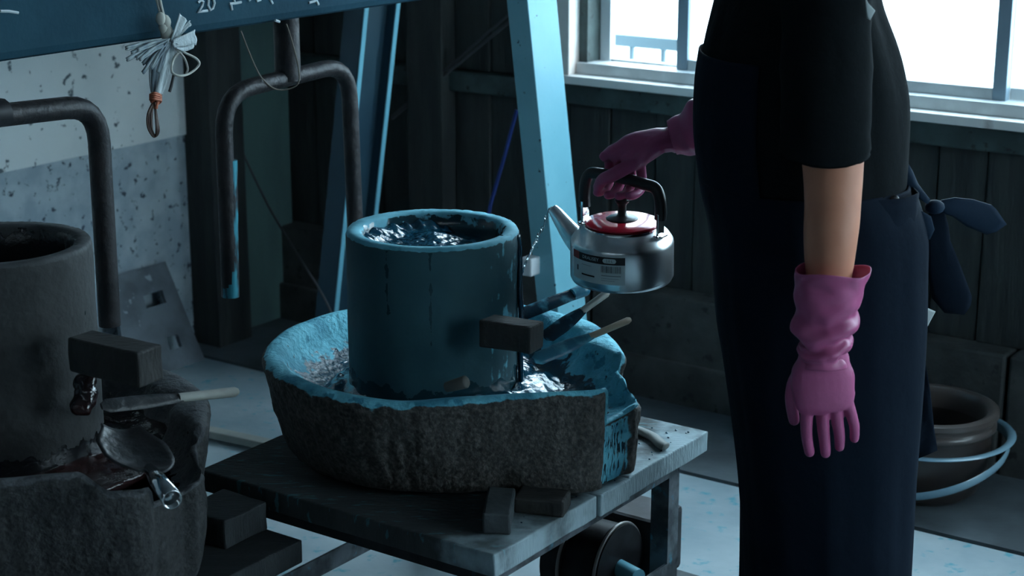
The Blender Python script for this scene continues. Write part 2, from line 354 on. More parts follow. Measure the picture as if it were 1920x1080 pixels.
# window wall
b = B(); ubox(b, LU-.1, 2.4, WV+.02, WV+.16, -.1, .80); ubox(b, LU-.1, HOLE[0], WV+.02, WV+.16, .80, 2.8)
ubox(b, HOLE[1], 2.4, WV+.02, WV+.16, .80, 2.8); ubox(b, HOLE[0], HOLE[1], WV+.02, WV+.16, HOLE[3], 2.8)
ww = struct('wall_front', b, M['plank_wall'])
x = LU; i = 0
while x < .6:
    w = .135 + .012*math.sin(i*2.3); d = .004*((i*7) % 3); b = B(); ubox(b, x+.0016, x+w-.0016, WV-d, WV+.03, .30, .80)
    part('plank', b, M['plank_wall'], ww, bevel=.003)
    if x+w < HOLE[0]-.05:
        b = B(); ubox(b, x+.0016, x+w-.0016, WV-d, WV+.03, .845, 2.75); part('plank', b, M['plank_wall'], ww, bevel=.003)
    x += w; i += 1
b = B(); ubox(b, LU, 2.3, WV-.035, WV+.03, .785, .843); part('sill_band', b, M['band'], ww, bevel=.004)
for i in range(5):
    b = B(); ubox(b, LU+i*1.2+.004, LU+(i+1)*1.2-.004, WV-.075, WV+.03, -.05, .30); part('kerb_block', b, M['kerb'], ww, bevel=.008)
    b = B(); ubox(b, LU+i*1.2+.004, LU+(i+1)*1.2-.004, WV-.095, WV+.03, -.05, .115); part('kerb_block', b, M['kerb'], ww, bevel=.006)
# corner posts by the left wall
b = B(); ubox(b, LU, LU+.11, 3.66, 3.80, 0, 2.75); tp = struct('trim_1', b, M['plank_wall'], bevel=.004)
b = B(); ubox(b, LU, LU+.04, 3.86, 4.08, 0, 2.75); struct('trim_2', b, M['green_post'], bevel=.004)
b = B(); ubox(b, LU+.55, LU+.68, WV-.07, WV, .30, 2.75); struct('trim_3', b, M['plank_wall'], bevel=.004)
# window_1
b = B(); ubox(b, HOLE[0]-.06, HOLE[0], WV-.05, WV+.10, .868, 2.2); w1 = struct('window_1', b, M['jamb'], bevel=.003)
def wp(name, m, *a, bev=.002):
    q = B(); ubox(q, *a); return part(name, q, m, w1, bevel=bev)
wp('sill', M['sill'], HOLE[0]-.075, HOLE[1], WV-.058, WV+.08, .845, .868)
wp('bottom_rail', M['alu'], HOLE[0], HOLE[1], WV-.012, WV+.06, .868, .900)
wp('side_track', M['band'], HOLE[0]+.002, HOLE[0]+.028, WV+.0, WV+.08, .868, 2.15)
wp('top_rail', M['alu'], HOLE[0], HOLE[1], WV-.01, WV+.09, 2.12, 2.18)
wp('jamb', M['jamb'], HOLE[1], HOLE[1]+.06, WV-.05, WV+.10, .868, 2.2)
def sash(u0, u1, v, glass, lm, rm, rh=.928):
    fr = wp('sash_stile', lm, u0, u0+.034, v, v+.026, .897, 2.12)
    wp('sash_stile', rm, u1-.034, u1, v, v+.026, .897, 2.12)
    wp('sash_rail', M['alu'], u0+.034, u1-.034, v+.002, v+.024, .897, rh); wp('sash_rail', M['alu'], u0+.034, u1-.034, v+.002, v+.024, 2.09, 2.12)
    wp('pane', glass, u0+.034, u1-.034, v+.010, v+.014, rh, 2.09, bev=0)
sash(-2.615, -1.80, WV+.062, M['glass'], M['alu_white'], M['alu_white'], .906)
sash(-2.352, -1.44, WV+.030, M['frost'], M['alu_dark'], M['alu_dark'])
sash(-1.475, -.56, WV+.062, M['frost'], M['alu_white'], M['alu_white'])
sash(-.58, .32, WV+.030, M['frost'], M['alu_white'], M['alu_white'])
sash(.30, 1.20, WV+.062, M['frost'], M['alu_white'], M['alu_white'])
sash(1.18, 2.04, WV+.030, M['frost'], M['alu_white'], M['alu_white'])
b = B(); P_ = [(-1.95, 1.9), (-1.93, 3.03), (-1.7, 3.06), (-1.35, 3.045), (-.7, 3.05), (-.72, 1.9)]; prism(b, [W(*p_) for p_ in P_], (0, 0, .005)); tag(part('dark_sheet', b, M['dark_floor']), 'thin dark sheet on the floor in front of the bench and person', 'mat')  # thin dark sheet with an uneven outline
# railing outside
rl = empty('railing', W(-2.9, 5.2, 0), 'grey steel railing outside the window, seen through the left pane', 'railing')
q = B(); ubox(q, -4.6, -.6, 5.185, 5.215, .782, .822); part('top_rail', q, M['rail'], rl)
q = B(); ubox(q, -4.6, -.6, 5.19, 5.21, .10, .13); part('bottom_rail', q, M['rail'], rl)
for i in range(15):
    u = -3.262+(i-6)*.125; q = B(); ubox(q, u-.007, u+.007, 5.193, 5.207, .1, .79); part('baluster', q, M['rail'], rl)
q = B(); ubox(q, -6, 5, 4.3, 9, -.2, -.1); g_ = struct('ground_outside', q, M['concrete'])

# ------------------------------------------------------------------ blue steel frame of the mill
fr = empty('steel_frame', W(-2.7, 3.55, 0), 'blue painted steel frame with long beam over both mortars and two slanting legs', 'frame')
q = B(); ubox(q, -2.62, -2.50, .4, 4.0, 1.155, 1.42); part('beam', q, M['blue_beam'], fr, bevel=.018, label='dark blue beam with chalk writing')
def leg_points(px0, px1, v):   # top and bottom on the plane v
    a, b_ = at(*px0, v=v), at(*px1, v=v); d = (b_-a)/(b_.z-a.z)
    return a+d*(2.35-a.z), a+d*(0-a.z)
def sect_leg(name, poly, px0, px1, v, m, uoff=0.):
    t, b_ = leg_points(px0, px1, v); q = B()
    lo = [b_+UAX*(x+uoff)+VAX*y for x, y in poly]; hi = [t+UAX*(x+uoff)+VAX*y for x, y in poly]
    A = [q.verts.new(p) for p in lo]; Bv = [q.verts.new(p) for p in hi]; n = len(poly)
    for i in range(n): q.faces.new((A[i], A[(i+1) % n], Bv[(i+1) % n], Bv[i]))
    q.faces.new(A[::-1]); q.faces.new(Bv)
    return part(name, q, m, fr, bevel=.002)
# right leg: channel with its flat web towards +u
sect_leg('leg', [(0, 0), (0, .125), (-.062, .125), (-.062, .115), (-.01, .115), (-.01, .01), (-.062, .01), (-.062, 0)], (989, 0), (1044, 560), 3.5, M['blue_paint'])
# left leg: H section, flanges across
sect_leg('leg', [(0, 0), (0, .018), (-.028, .018), (-.028, .135), (0, .135), (0, .153), (-.068, .153), (-.068, .135), (-.040, .135), (-.040, .018), (-.068, .018), (-.068, 0)], (681, 25), (644, 400), 3.62, M['leg_paint_shaded'])
for y0_, y1_ in ((0, .018), (.135, .153)):
    sect_leg('lit_edge_strip', [(.0005, y0_), (.0005, y1_), (.004, y1_), (.004, y0_)], (681, 25), (644, 400), 3.62, M['edge_blue'])  # strips stand for the window light caught along the flange edges
q = B(); box(q, (leg_points((989, 0), (1044, 560), 3.5)[0]+leg_points((681, 25), (644, 400), 3.62)[0])/2, (.75, .2, .16), RZ); part('head_plate', q, M['blue_paint'], fr)
for px, a in ((1044, 3.5), (644, 3.62)):
    p = leg_points((989, 0), (1044, 560), 3.5)[1] if px == 1044 else leg_points((681, 25), (644, 400), 3.62)[1]
    q = B(); box(q, (p.x+.02, p.y+.04, .006), (.22, .22, .012), RZ); part('foot_plate', q, M['blue_paint'], fr)
# chalk strokes on the beam
def stroke(pts, w=.0028):
    q = B(); tube(q, [at(x, y, u=-2.499) for x, y in pts], w, 6); o = part('chalk_mark', q, M['chalk'], fr); return o
for s in ([(0, 21), (16, 21), (34, 24)], [(371, 5), (376, 0), (381, 3), (379, 11), (371, 24), (380, 21), (389, 20)], [(391, 0), (390, 10), (394, 19), (399, 16), (402, 6), (400, -3)],
          [(430, 7), (441, 6), (452, 4)], [(433, 9), (435, 19)], [(440, 6), (438, -6)], [(466, 1), (471, -3)], [(481, 2), (489, -1)], [(504, -5), (511, 7)], [(579, 5), (590, 2), (596, -4)], [(590, -5), (597, 9)], [(516, 38), (524, 41)]):
    stroke(s)
# pipes hanging under the beam
def bend(pts, r=.075):
    out = [Vector(pts[0])]
    for i in range(1, len(pts)-1):
        a, b_, c = Vector(pts[i-1]), Vector(pts[i]), Vector(pts[i+1]); d0, d1 = (a-b_).normalized(), (c-b_).normalized()
        s, e = b_+d0*r, b_+d1*r
        for k in range(7):
            t = k/6; out.append(s*(1-t)**2+b_*2*t*(1-t)+e*t*t)
    out.append(Vector(pts[-1])); return out
pu = -2.55
p0, p1, p2, p3 = at(432, 556, u=pu), at(417, 176, u=pu), at(653, 118, u=pu), at(670, 520, u=pu)
pipe2 = empty('bent_pipe', p0, 'dark iron pipe bent into a hoop beside the blue tub', 'pipe', 'bent iron pipes hung from the beam')
q = B(); tube(q, bend([p0, p1, p2, p3], .085), .0185, 16); part('hoop', q, M['pipe'], pipe2, smooth=True)
q = B(); a = at(428, 300, u=pu); tube(q, [a+(p0-a)*t for t in (0, .5, 1.0)], .0192, 16); part('painted_end', q, M['pipe_blue'], pipe2, smooth=True, label='lower end splashed with light blue')
a = (p1+p2)/2; a2 = Vector((a.x, a.y, 1.16)); q = B(); tube(q, [a-Vector((0, 0, .005)), a2], .028, 14); part('hanger', q, M['pipe'], pipe2, smooth=True)
a = at(-140, 232, u=pu); b1 = at(182, 196, u=pu); b2 = at(206, 610, u=pu)
pipe1 = empty('bent_pipe', b2, 'black bent pipe beside the grey tub at the left edge', 'pipe', 'bent iron pipes hung from the beam')
q = B(); tube(q, bend([a, b1, b2], .075), .0215, 16); part('hoop', q, M['pipe'], pipe1, smooth=True)
a = at(-48, 220, u=pu); q = B(); tube(q, [a-VAX*.05, a+VAX*.065], .0255, 14); part('collar', q, M['black_iron'], pipe1, smooth=True)
q = B(); a3 = Vector((a.x, a.y, a.z)); tube(q, [a3-VAX*.02, Vector((a.x, a.y, 1.16))-VAX*.02], .026, 14); part('hanger', q, M['pipe'], pipe1, smooth=True)
# loose twine, cable, rods behind
def line(name, pts, r, m, label, cat, seg=6, k=8):
    q = B(); tube(q, smooth_path(pts, k), r, seg); o = part(name, q, m, smooth=True); return tag(o, label, cat)
line('twine', [at(452, 58, u=-2.495), at(468, 100, u=-2.51), at(490, 145, u=-2.53), at(520, 168, u=-2.525), at(556, 160, u=-2.50), at(560, 130, u=-2.49), at(548, 80, u=-2.49), at(537, 45, u=-2.495)], .0016, M['twine'], 'thin jute twine looped under the beam over the hoop pipe', 'twine')
line('power_cable', [at(366, 120, v=3.75), at(430, 235, v=3.8), at(500, 380, v=3.8), at(560, 480, v=3.65), at(612, 566, v=3.4), at(640, 640, v=3.3)], .0035, M['cable'], 'thin dark cable slanting down behind the hoop pipe', 'cable')
line('blue_rod', [at(969, 206, v=4.0), at(944, 300, v=3.98), at(918, 392, v=3.95), at(905, 470, v=3.93)], .006, M['blue_rod'], 'thin bright blue rod leaning on wall left of the steel leg', 'rod')
q = B(); a, b_ = at(956, 40, v=4.04), at(735, 222, v=4.04); tube(q, [a, b_], .005, 6); tube(q, [a+Vector((0, 0, .022)), b_+Vector((0, 0, .006))], .004, 6)
tag(part('brace_wire', q, M['cable']), 'pair of thin dark wires slanting across the board wall', 'wire')
# netting bundle on a string
nb = empty('netting_bundle', at(312, 60, u=-2.47), 'frayed white netting bundle with wire loops tied to the beam by string', 'netting')
def nbp(name, m, pts, r, k=5, **kw):
    q = B(); tube(q, smooth_path([at(x, y, u=uu) for x, y, uu in pts], k), r, 8); return part(name, q, m, nb, smooth=True, **kw)
nbp('string', M['cord'], [(291, -30, -2.49), (294, 0, -2.485), (303, 32, -2.48)], .0028)
nbp('string', M['cord'], [(296, -30, -2.485), (300, 0, -2.48), (307, 30, -2.475)], .0028)
for x, y, rx in ((301, 35, .012), (310, 42, .014), (306, 52, .011), (313, 62, .016), (318, 74, .013)):
    q = B(); ell(q, at(x, y, u=-2.475), (rx*.8, rx*.8, rx*1.1), 2); part('knot', q, M['cord'], nb, smooth=True)
nbp('loop_cord', M['cord'], [(333, 88, -2.46), (345, 98, -2.45), (368, 110, -2.44), (373, 122, -2.44), (355, 138, -2.44), (335, 142, -2.44), (322, 134, -2.45), (326, 110, -2.46), (342, 92, -2.46)], .0024, label='white cord loop')
nbp('loop_cord', M['cord'], [(330, 92, -2.46), (345, 108, -2.46), (352, 128, -2.45), (349, 138, -2.45)], .0022)
def ribbon(name, m, cx, pts, w0, w1, th=.002, nwave=3):
    P = [at(x, y, u=cx) for x, y in pts]; P = smooth_path(P, 6); n = len(P); q = B()
    for i in range(1):
        A = []
        for j, p in enumerate(P):
            t = j/(n-1); d = (P[min(j+1, n-1)]-P[max(j-1, 0)]).normalized(); s = d.cross(UAX).normalized(); w = w0+(w1-w0)*t
            A.append([q.verts.new(p+s*(k/6-.5)*w+UAX*(.0022*math.sin(k*1.3+t*3))) for k in range(7)])
        for j in range(n-1):
            for k in range(6): q.faces.new((A[j][k], A[j][k+1], A[j+1][k+1], A[j+1][k]))
    o = part(name, q, m, nb, smooth=True); solid(o, th); return o
ribbon('net_strip', M['net'], -2.46, [(322, 80), (334, 52), (344, 32)], .012, .026)
ribbon('net_strip', M['net'], -2.45, [(324, 82), (345, 76), (367, 70)], .014, .030)
ribbon('net_strip', M['net'], -2.47, [(326, 74), (350, 48), (357, 44)], .006, .012)
ribbon('net_strip', M['net'], -2.45, [(330, 86), (345, 90), (362, 84)], .010, .014)
for i, (x, y) in enumerate(((236, 91), (238, 112), (256, 110), (262, 112), (268, 120), (276, 124), (268, 137), (284, 128), (290, 122), (247, 100), (258, 94), (296, 136))):
    ribbon('net_strip', M['netgrey'], -2.47+.004*(i % 4), [(318, 78), ((318+x)/2, (78+y)/2-4), (x, y)], .012, .006)
ribbon('net_strip', M['net'], -2.465, [(320, 82), (316, 110), (305, 150), (298, 176)], .026, .020)
ribbon('net_strip', M['netgrey'], -2.475, [(308, 84), (300, 110), (296, 150), (293, 176)], .05, .020)
ribbon('net_strip', M['net'], -2.48, [(300, 92), (288, 120), (286, 150), (288, 172)], .03, .010)
for k in range(4):
    nbp('orange_tie', M['orange'], [(281, 178+k*3, -2.465), (290, 174+k*4, -2.455), (302, 180+k*3, -2.465), (293, 190+k*2, -2.47), (283, 184+k*2, -2.47)], .0022)
nbp('orange_tie', M['orange'], [(296, 186, -2.465), (293, 196, -2.465), (292, 204, -2.465)], .004)
for k, (dx, w) in enumerate(((0, 8), (3, 6), (-2, 9), (4, 9), (1, 4))):
    nbp('wire_loop', M['wire'], [(288, 190, -2.47), (288-w+dx, 212+k, -2.465), (286-w*.7+dx, 240, -2.465), (290+dx*.5, 255+(k % 3), -2.465), (290+w*.7+dx*.4, 244, -2.46), (290+w*.4, 215, -2.465), (290, 192, -2.465)], .0018)
nbp('dark_cord', M['cable'], [(326, 140, -2.47), (322, 158, -2.47), (318, 172, -2.47)], .003)

# ------------------------------------------------------------------ mortars
def hull(pts):
    pts = sorted(pts); L = []; U = []
    for p in pts:
        while len(L) > 1 and (L[-1][0]-L[-2][0])*(p[1]-L[-2][1])-(L[-1][1]-L[-2][1])*(p[0]-L[-2][0]) <= 0: L.pop()
        L.append(p)
    for p in reversed(pts):
        while len(U) > 1 and (U[-1][0]-U[-2][0])*(p[1]-U[-2][1])-(U[-1][1]-U[-2][1])*(p[0]-U[-2][0]) <= 0: U.pop()
        U.append(p)
    return L[:-1]+U[:-1]
def ray_hull(h, a):
    c, s = math.cos(a), math.sin(a)
    for i in range(len(h)):
        (x0, y0), (x1, y1) = h[i], h[(i+1) % len(h)]
        dx, dy = x1-x0, y1-y0; den = c*dy-s*dx
        if abs(den) < 1e-12: continue
        t = (x0*dy-y0*dx)/den; k = (x0*s-y0*c)/den
        if t > 0 and -1e-9 <= k <= 1+1e-9: return t
    return .3
def sstep(a, b, x):
    t = max(0, min(1, (x-a)/(b-a))); return t*t*(3-2*t)
def mortar(label, cu_, cv_, z0, zt, m, seed, notch, paint):
    R, Ri, Lx, w, cw = .343, .300, (.400 if paint else .392), .088, .036
    ho = hull([(R*math.cos(a), R*math.sin(a)) for a in (2*PI*k/180 for k in range(180))]+[(Lx-.03+.03*math.cos(t_), sg*(w-.03+.03*math.sin(t_))) for sg in (1, -1) for t_ in (PI/2*k/8 for k in range(9))])
    hi = hull([(Ri*math.cos(a), Ri*math.sin(a)) for a in (2*PI*k/180 for k in range(180))]+[(Lx+.02, cw), (Lx+.02, -cw)])
    n = 560; H = zt-z0; prof = []
    q = B(); lay = q.verts.layers.float_color.new('stain')
    O = W(cu_, cv_); rings = []
    # angles concentrated at the spout
    angs = []
    for k in range(n):
        t = 2*PI*k/n; angs.append(t-.72*math.sin(t))
    for a in angs:
        am = (a+PI) % (2*PI)-PI
        ro = sum(ray_hull(ho, a+d) for d in (-.02, 0, .02))/3
        ri = ray_hull(hi, a)
        sp = sstep(.62, .20, abs(am)); ri = min(ri, ro-.006)
        lat = ro*math.sin(am)                               # lateral position at the outer face
        chan = sstep(cw+.016, cw-.006, abs(lat)) if abs(am) < .6 else 0.
        ztop = zt-.062*chan; ro -= .014*chan; ri = min(ri, ro-.004)
        if notch and 0 < am < .75:                          # broken steps on the back lip
            ztop -= .030*sstep(.52, .44, am)*(1-chan)+.020*sstep(.33, .27, am)*(1-chan)
            ro -= .02*sstep(.50, .42, am)*sstep(.25, .33, am)
        if am < 0: ztop += .010*sstep(-1.2, -.5, am)*(1-chan)
        ztop += .004*noise.noise(Vector((math.cos(a)*3, math.sin(a)*3, seed)))
        if notch and .5 < am < 1.7: ri -= .022*sstep(.5, .8, am)*sstep(1.7, 1.2, am)*(1+.5*math.sin(am*11))
        rb = ro*(.80+.185*sp); zb0 = z0
        if not paint:
            ztop -= .036*sstep(-.40, -.26, am)*sstep(.10, -.05, am)*(1-chan)
            zb0 = z0+.085*sp*min(1, abs(lat)/w)**3
        col = []
        def add(r, z, st, wet=0.):
            co = O+UAX*(r*math.cos(a))+VAX*(r*math.sin(a)); co.z = z
            v = q.verts.new(co); v[lay] = (st, wet, 0, 1); col.append(v)
        add(rb*.55, z0+.006, 0); add(rb*.92, z0+.004, 0)
        for i in range(1, 12):
            t = i/12; rr = rb+(ro-rb)*(t**.55); d = .006*noise.fractal(Vector((math.cos(a)*4, math.sin(a)*4, z0+H*t*6+seed)), 1, 2, 4)+.004*noise.noise(Vector((math.cos(a)*14, math.sin(a)*14, H*t*30)))
            drip = chan*(.80+.5*noise.noise(Vector((lat*260, 3, t*2.5)))) if paint else chan*.1
            wet = chan*(.36+.9*noise.noise(Vector((lat*280, 9, t*5)))) if paint else 0
            add(rr+d-.012*(1 if i == 0 else 0), zb0+(ztop-zb0)*t*.97, max(drip, .08*sstep(.5, 1, t) if paint else 0), wet)
        add(ro-.002, ztop-.010, .22 if paint else .3); add(ro-.010, ztop-.002, .8); add(ro*.6+ri*.4, ztop+.001, .9, .05)
        add(ri+.008, ztop-.002, 1, .18); add(ri, ztop-.010, 1, .32)
        zf = z0+H*.58
        for i in range(1, 9):
            t = i/8; k = max(.05, 1-t); rr = ri*(1-.30*t*t)-.006*t; zz = zf+(ztop-.010-zf)*(1-t)**1.5 if chan < .5 else ztop-.010-(ztop-.010-zf)*t*.9
            wetv = sstep(.35, .9, t)*.6+.30
            add(max(.03, rr), zz+.003*noise.noise(co_ := Vector((math.cos(a)*9*t, math.sin(a)*9*t, seed+t*5))), 1, wetv)
        add(.02, zf-.004, 1, .9)
        rings.append(col)
    for k in range(n):
        A, Bc = rings[k], rings[(k+1) % n]
        for i in range(len(A)-1): q.faces.new((A[i], Bc[i], Bc[i+1], A[i+1]))
    q.faces.new([r[0] for r in rings][::-1]); q.faces.new([r[-1] for r in rings])
    o = part('stone_mortar', q, m, smooth=True); o.modifiers.clear()
    return tag(o, label, 'mortar', 'round stone mortars with a spout')
def tub(label, cu_, cv_, zb, zt, R, m, seed, paint):
    q = B(); lay = q.verts.layers.float_color.new('stain'); n = 160; wall = .030; O = W(cu_, cv_); rings = []
    def drp(a, t):
        q_ = 0
        for a_, t0, w_ in ((-.945, .42, .035), (-1.45, .62, .05), (-1.44, .40, .03)):
            d_ = (a-a_+PI) % (2*PI)-PI; q_ = max(q_, .62*math.exp(-(d_/w_)**2)*sstep(t0-.06, t0+.02, t)*(1 if a_ > -1.445 and a_ < -1 and t > .55 or a_ > -1 or a_ < -1.445 else .6))
        return q_
    for k in range(n):
        a = 2*PI*k/n; col = []
        nz = noise.noise(Vector((math.cos(a)*6, math.sin(a)*6, seed)))
        ragged = .003*noise.noise(Vector((math.cos(a)*18, math.sin(a)*18, seed)))
        edge = sstep(.55, .92, math.cos(a-.42))           # side over the spout, where the pigment spills
        def add(r, z, st, wet=0.):
            co = O+UAX*(r*math.cos(a))+VAX*(r*math.sin(a)); co.z = z; v = q.verts.new(co); v[lay] = (st, wet, 0, 1); col.append(v)
        add(R*.4, zb, 0); add(R, zb, 0, .2)
        for i in range(1, 40):
            t = i/40; sk = sstep(.35, .62, noise.noise(Vector((a*9, seed*3, t*.8))))
            low = sstep(.30, .16, t+.05*nz)
            add(R+.0015*noise.noise(Vector((math.cos(a)*5, math.sin(a)*5, t*6))), zb+(zt-zb)*t, (edge*edge*(.34+.30*noise.noise(Vector((a*30, 1, t*.7)))) if paint else 0), max(drp(a, t) if paint else 0, .80*low, (.52 if paint else .3)*sk*(.2 if paint else 1), edge*.35*(.4+noise.noise(Vector((a*30, 4, t*2))))))
        add(R-.001, zt-.005+ragged, .62, .05+.15*edge); add(R-.004, zt+ragged*.4, 1, .05+.22*edge); add(R-wall+.006, zt-.001, 1, .12+.28*edge); add(R-wall, zt-.006, .6, .50)
        for i in range(1, 6): add(R-wall-.003, zt-.008-.028*i, .3, .75)
        rings.append(col)
    for k in range(n):
        A, Bc = rings[k], rings[(k+1) % n]
        for i in range(len(A)-1): q.faces.new((A[i], Bc[i], Bc[i+1], A[i+1]))
    q.faces.new([r[0] for r in rings][::-1]); q.faces.new([r[-1] for r in rings])
    o = part('grinding_tub', q, m, smooth=True); o.modifiers.clear()
    return tag(o, label, 'tub', 'upright cylindrical tubs standing in the mortars')
def pool(name, cu_, cv_, z, R, m, hfun, label, thick=.02, n=90, mh=26, rin=0.):
    q = B(); O = W(cu_, cv_); rings = []
    for j in range(mh+1):
        r = rin+(R-rin)*j/mh
        rings.append([q.verts.new(O+UAX*(r*math.cos(a))+VAX*(r*math.sin(a))+Vector((0, 0, z+hfun(r*math.cos(a), r*math.sin(a))))) for a in (2*PI*k/n for k in range(n))])
    low = [q.verts.new(Vector((v.co.x, v.co.y, z-thick))) for v in rings[-1]]; lowi = [q.verts.new(Vector((v.co.x, v.co.y, z-thick))) for v in rings[0]]
    al = [lowi]+rings+[low]
    for j in range(len(al)-1):
        for k in range(n): q.faces.new((al[j][k], al[j][(k+1) % n], al[j+1][(k+1) % n], al[j+1][k]))
    for k in range(n): q.faces.new((low[k], low[(k+1) % n], lowi[(k+1) % n], lowi[k]))
    o = part(name, q, m, smooth=True); o.modifiers.clear(); return tag(o, label, 'pigment', None, 'stuff')
C2T = (-1.958, 2.537)
C2, C1 = (-1.945, 2.546), (-2.342, 1.84)
ZT = .40
mortar('granite mortar stained light blue inside, on the wooden bench under the kettle', *C2, ZT, .596, M['granite'], 3.1, True, True)
tub('blue tub full of glossy pigment standing in the blue-stained mortar', *C2T, .49, .829, .162, M['tub'], 1.7, True)
def h2(x, y):
    h = .006*noise.noise(Vector((x*12, y*12, 2)))+.0035*noise.noise(Vector((x*40, y*40, 2)))+.0022*noise.noise(Vector((x*110, y*110, 1)))
    h += .012*math.exp(-((x-.03)**2+(y+.03)**2)/.0012)+.010*math.exp(-((x+.04)**2+(y-.05)**2)/.0012)-.010*sstep(.03, .12, x*.6+y)
    d = math.hypot(x, y)
    if x < 0: h += .018*sstep(.085, .132, d)*sstep(-.02, -.09, x)*(.9+.18*math.sin(math.atan2(y, x)*24+2*math.sin(y*40)))
    return h
pool('pigment_in_tub', *C2T, .796, .1325, M['glaze'], h2, 'glossy dark blue pigment with bright wrinkles filling the blue tub', .03, 140, 40)
def hb(x, y):
    a = math.atan2(y, x); r = math.hypot(x, y)
    h = .010*noise.fractal(Vector((x*16, y*16, 5)), 1, 2, 5)+.003*noise.noise(Vector((x*70, y*70, 1)))
    h += .018*sstep(.24, .165, r)+.022*math.exp(-((x-.21)**2+(y+.055)**2)/.004)
    if x < -.05: h += .004*math.sin(r*160)
    return h
pool('pigment_in_mortar', *C2, .518, .268, M['glaze'], hb, 'thick wet blue pigment lying around the foot of the blue tub', .012, 160, 30, .150)
# small run of pigment from tub to mortar
q = B(); a = W(*C2T)+Vector((.158, -.022, 0)); rr = []
pts = [Vector((a.x, a.y, .822))+UAX*.002, Vector((a.x, a.y, .78))+UAX*.006, Vector((a.x, a.y, .72))+UAX*.007, Vector((a.x, a.y, .66))+UAX*.010, Vector((a.x, a.y, .60))+UAX*.008, Vector((a.x, a.y, .535))+UAX*.010]
tube(q, smooth_path(pts, 5), [(.008+.004*math.sin(i*1.7), .0055) for i in range(26)], 10)
tag(part('pigment_run', q, M['glaze'], smooth=True), 'wet glossy trickle of dark pigment down the right side of the blue tub', 'pigment')

mortar('dark unpainted stone mortar at the left edge with a scoop in its spout', *C1, .335, .583, M['granite_grey'], 9.4, True, False)
tub('plain grey tub standing in the dark mortar at the left edge', *C1, .47, .888, .158, M['tub_grey'], 6.2, False)
pool('slurry_in_tub', *C1, .80, .1275, M['slurry'], lambda x, y: .006*noise.noise(Vector((x*20, y*20, 1))), 'dark slurry low inside the plain grey tub', .03, 60, 12)
def hs(x, y):
    return .010*noise.fractal(Vector((x*14, y*14, 8)), 1, 2, 4)+.012*sstep(.24, .165, math.hypot(x, y))
pool('slurry_in_mortar', *C1, .520, .270, M['slurry'], hs, 'wet black slurry lying in the dark left mortar', .012, 140, 26, .150)
q = B()
for i in range(16):
    f = i/15; p = at(168-14*f+random.uniform(-14, 14), 705+62*f, Y=2.72-.03*f); ell(q, p, (random.uniform(.010, .018),)*3, 2)
q = remeshed(q, .003, 2)
for v in q.verts: v.co += Vector([.003*noise.noise(v.co*70+Vector((k*9, 0, 0))) for k in range(3)])
o = part('slurry_clump', q, M['slurry'], smooth=True, split=False); tag(o, 'glistening clump of black slurry hanging under the block on the grey tub', 'slurry')

# blocks fixed to the tubs
def wblock(name, label, u0, u1, v0, v1, z0, z1, m, cat='block', grp=None, tilt=0.):
    q = B(); ubox(q, u0, u1, v0, v1, z0, z1)
    bmesh.ops.subdivide_edges(q, edges=q.edges[:], cuts=4, use_grid_fill=True)
    for v in q.verts: v.co += Vector([.0025*noise.noise(v.co*22+Vector((k*9, 0, 0))) for k in range(3)])
    c = sum((v.co for v in q.verts), Vector())/len(q.verts)
    if tilt: bmesh.ops.rotate(q, cent=c, matrix=Matrix.Rotation(tilt, 3, 'Z'), verts=q.verts)
    return tag(part(name, q, m, bevel=.004), label, cat, grp)
a = at(902, 649, Y=3.00); zb_ = a.z; ua, va = a.x*CU-a.y*SU, a.x*SU+a.y*CU
wblock('wooden_block', 'wet wooden block wedged against the blue tub above the pigment', ua-.004, ua+.100, va-.0, va+.052, zb_, zb_+.050, M['block'], tilt=.12)
a = at(160, 702, Y=2.66); zb_ = a.z; ua, va = a.x*CU-a.y*SU, a.x*SU+a.y*CU
wblock('wooden_block', 'dark wooden block wedged against the plain grey tub', ua-.035, ua+.118, va-.0, va+.055, zb_-.002, zb_+.056, M['block'], tilt=.05)
q = B(); a = at(852, 722, Y=2.91); b_ = at(873, 716, Y=2.90); tube(q, [a-(b_-a)*.7, a, b_, b_+(b_-a)*.12], [.009, .0105, .0115, .009], 14)
tag(part('wooden_peg', q, M['cork'], smooth=True), 'small round peg with a pale end on the front rim of the blue mortar', 'peg')

# paddles
def paddle(name, label, tip, end, hw, bw, hl, mh, mb, grp, hr=.006):
    r = empty(name, tip, label, 'paddle', grp); d = (end-tip); L = d.length; d.normalize(); s = d.cross(Vector((0, 0, 1))).normalized()
    q = B(); n = 12; P = [tip+d*L*(1-hl)*t/n for t in range(n+1)]
    rad = [((hr+(bw-hr)*math.sin(min(1, (1-t/n)*1.25+.05)*PI*.62)), .0045) for t in range(n+1)]; rad[0] = (bw*.45, .003)
    tube(q, P, rad, 10)
    bmesh.ops.rotate(q, cent=tip, matrix=Matrix.Rotation(.7, 3, d), verts=q.verts)
    part('blade', q, mb, r, smooth=True)
    q = B(); tube(q, [tip+d*L*(1-hl-.03), tip+d*L*(1-hl*.5), tip+d*(L-.006), end], [hr, hr*1.05, hr*1.1, hr*.7], 10); part('handle', q, mh, r, smooth=True); return r
grp = 'stirring paddles lying across the blue mortar'
paddle('stirring_paddle', 'paddle with a pale yellow wooden handle end, nearest in the blue mortar', at(1001, 676, Y=3.00), at(1182, 599, Y=3.10), .02, .0145, .40, M['handle_wood'], M['blade'], grp)
paddle('stirring_paddle', 'paddle whose pale handle ends just under the kettle bottom', at(1022, 634, Y=3.14), at(1140, 548, Y=3.24), .02, .015, .40, M['handle_grey'], M['blade_dark'], grp, .007)
paddle('stirring_paddle', 'wide flat dark paddle lowest behind the blue tub, under the kettle', at(972, 592, Y=3.20), at(1102, 541, Y=3.30), .02, .014, .2, M['blade'], M['blade_dark'], grp, .012)
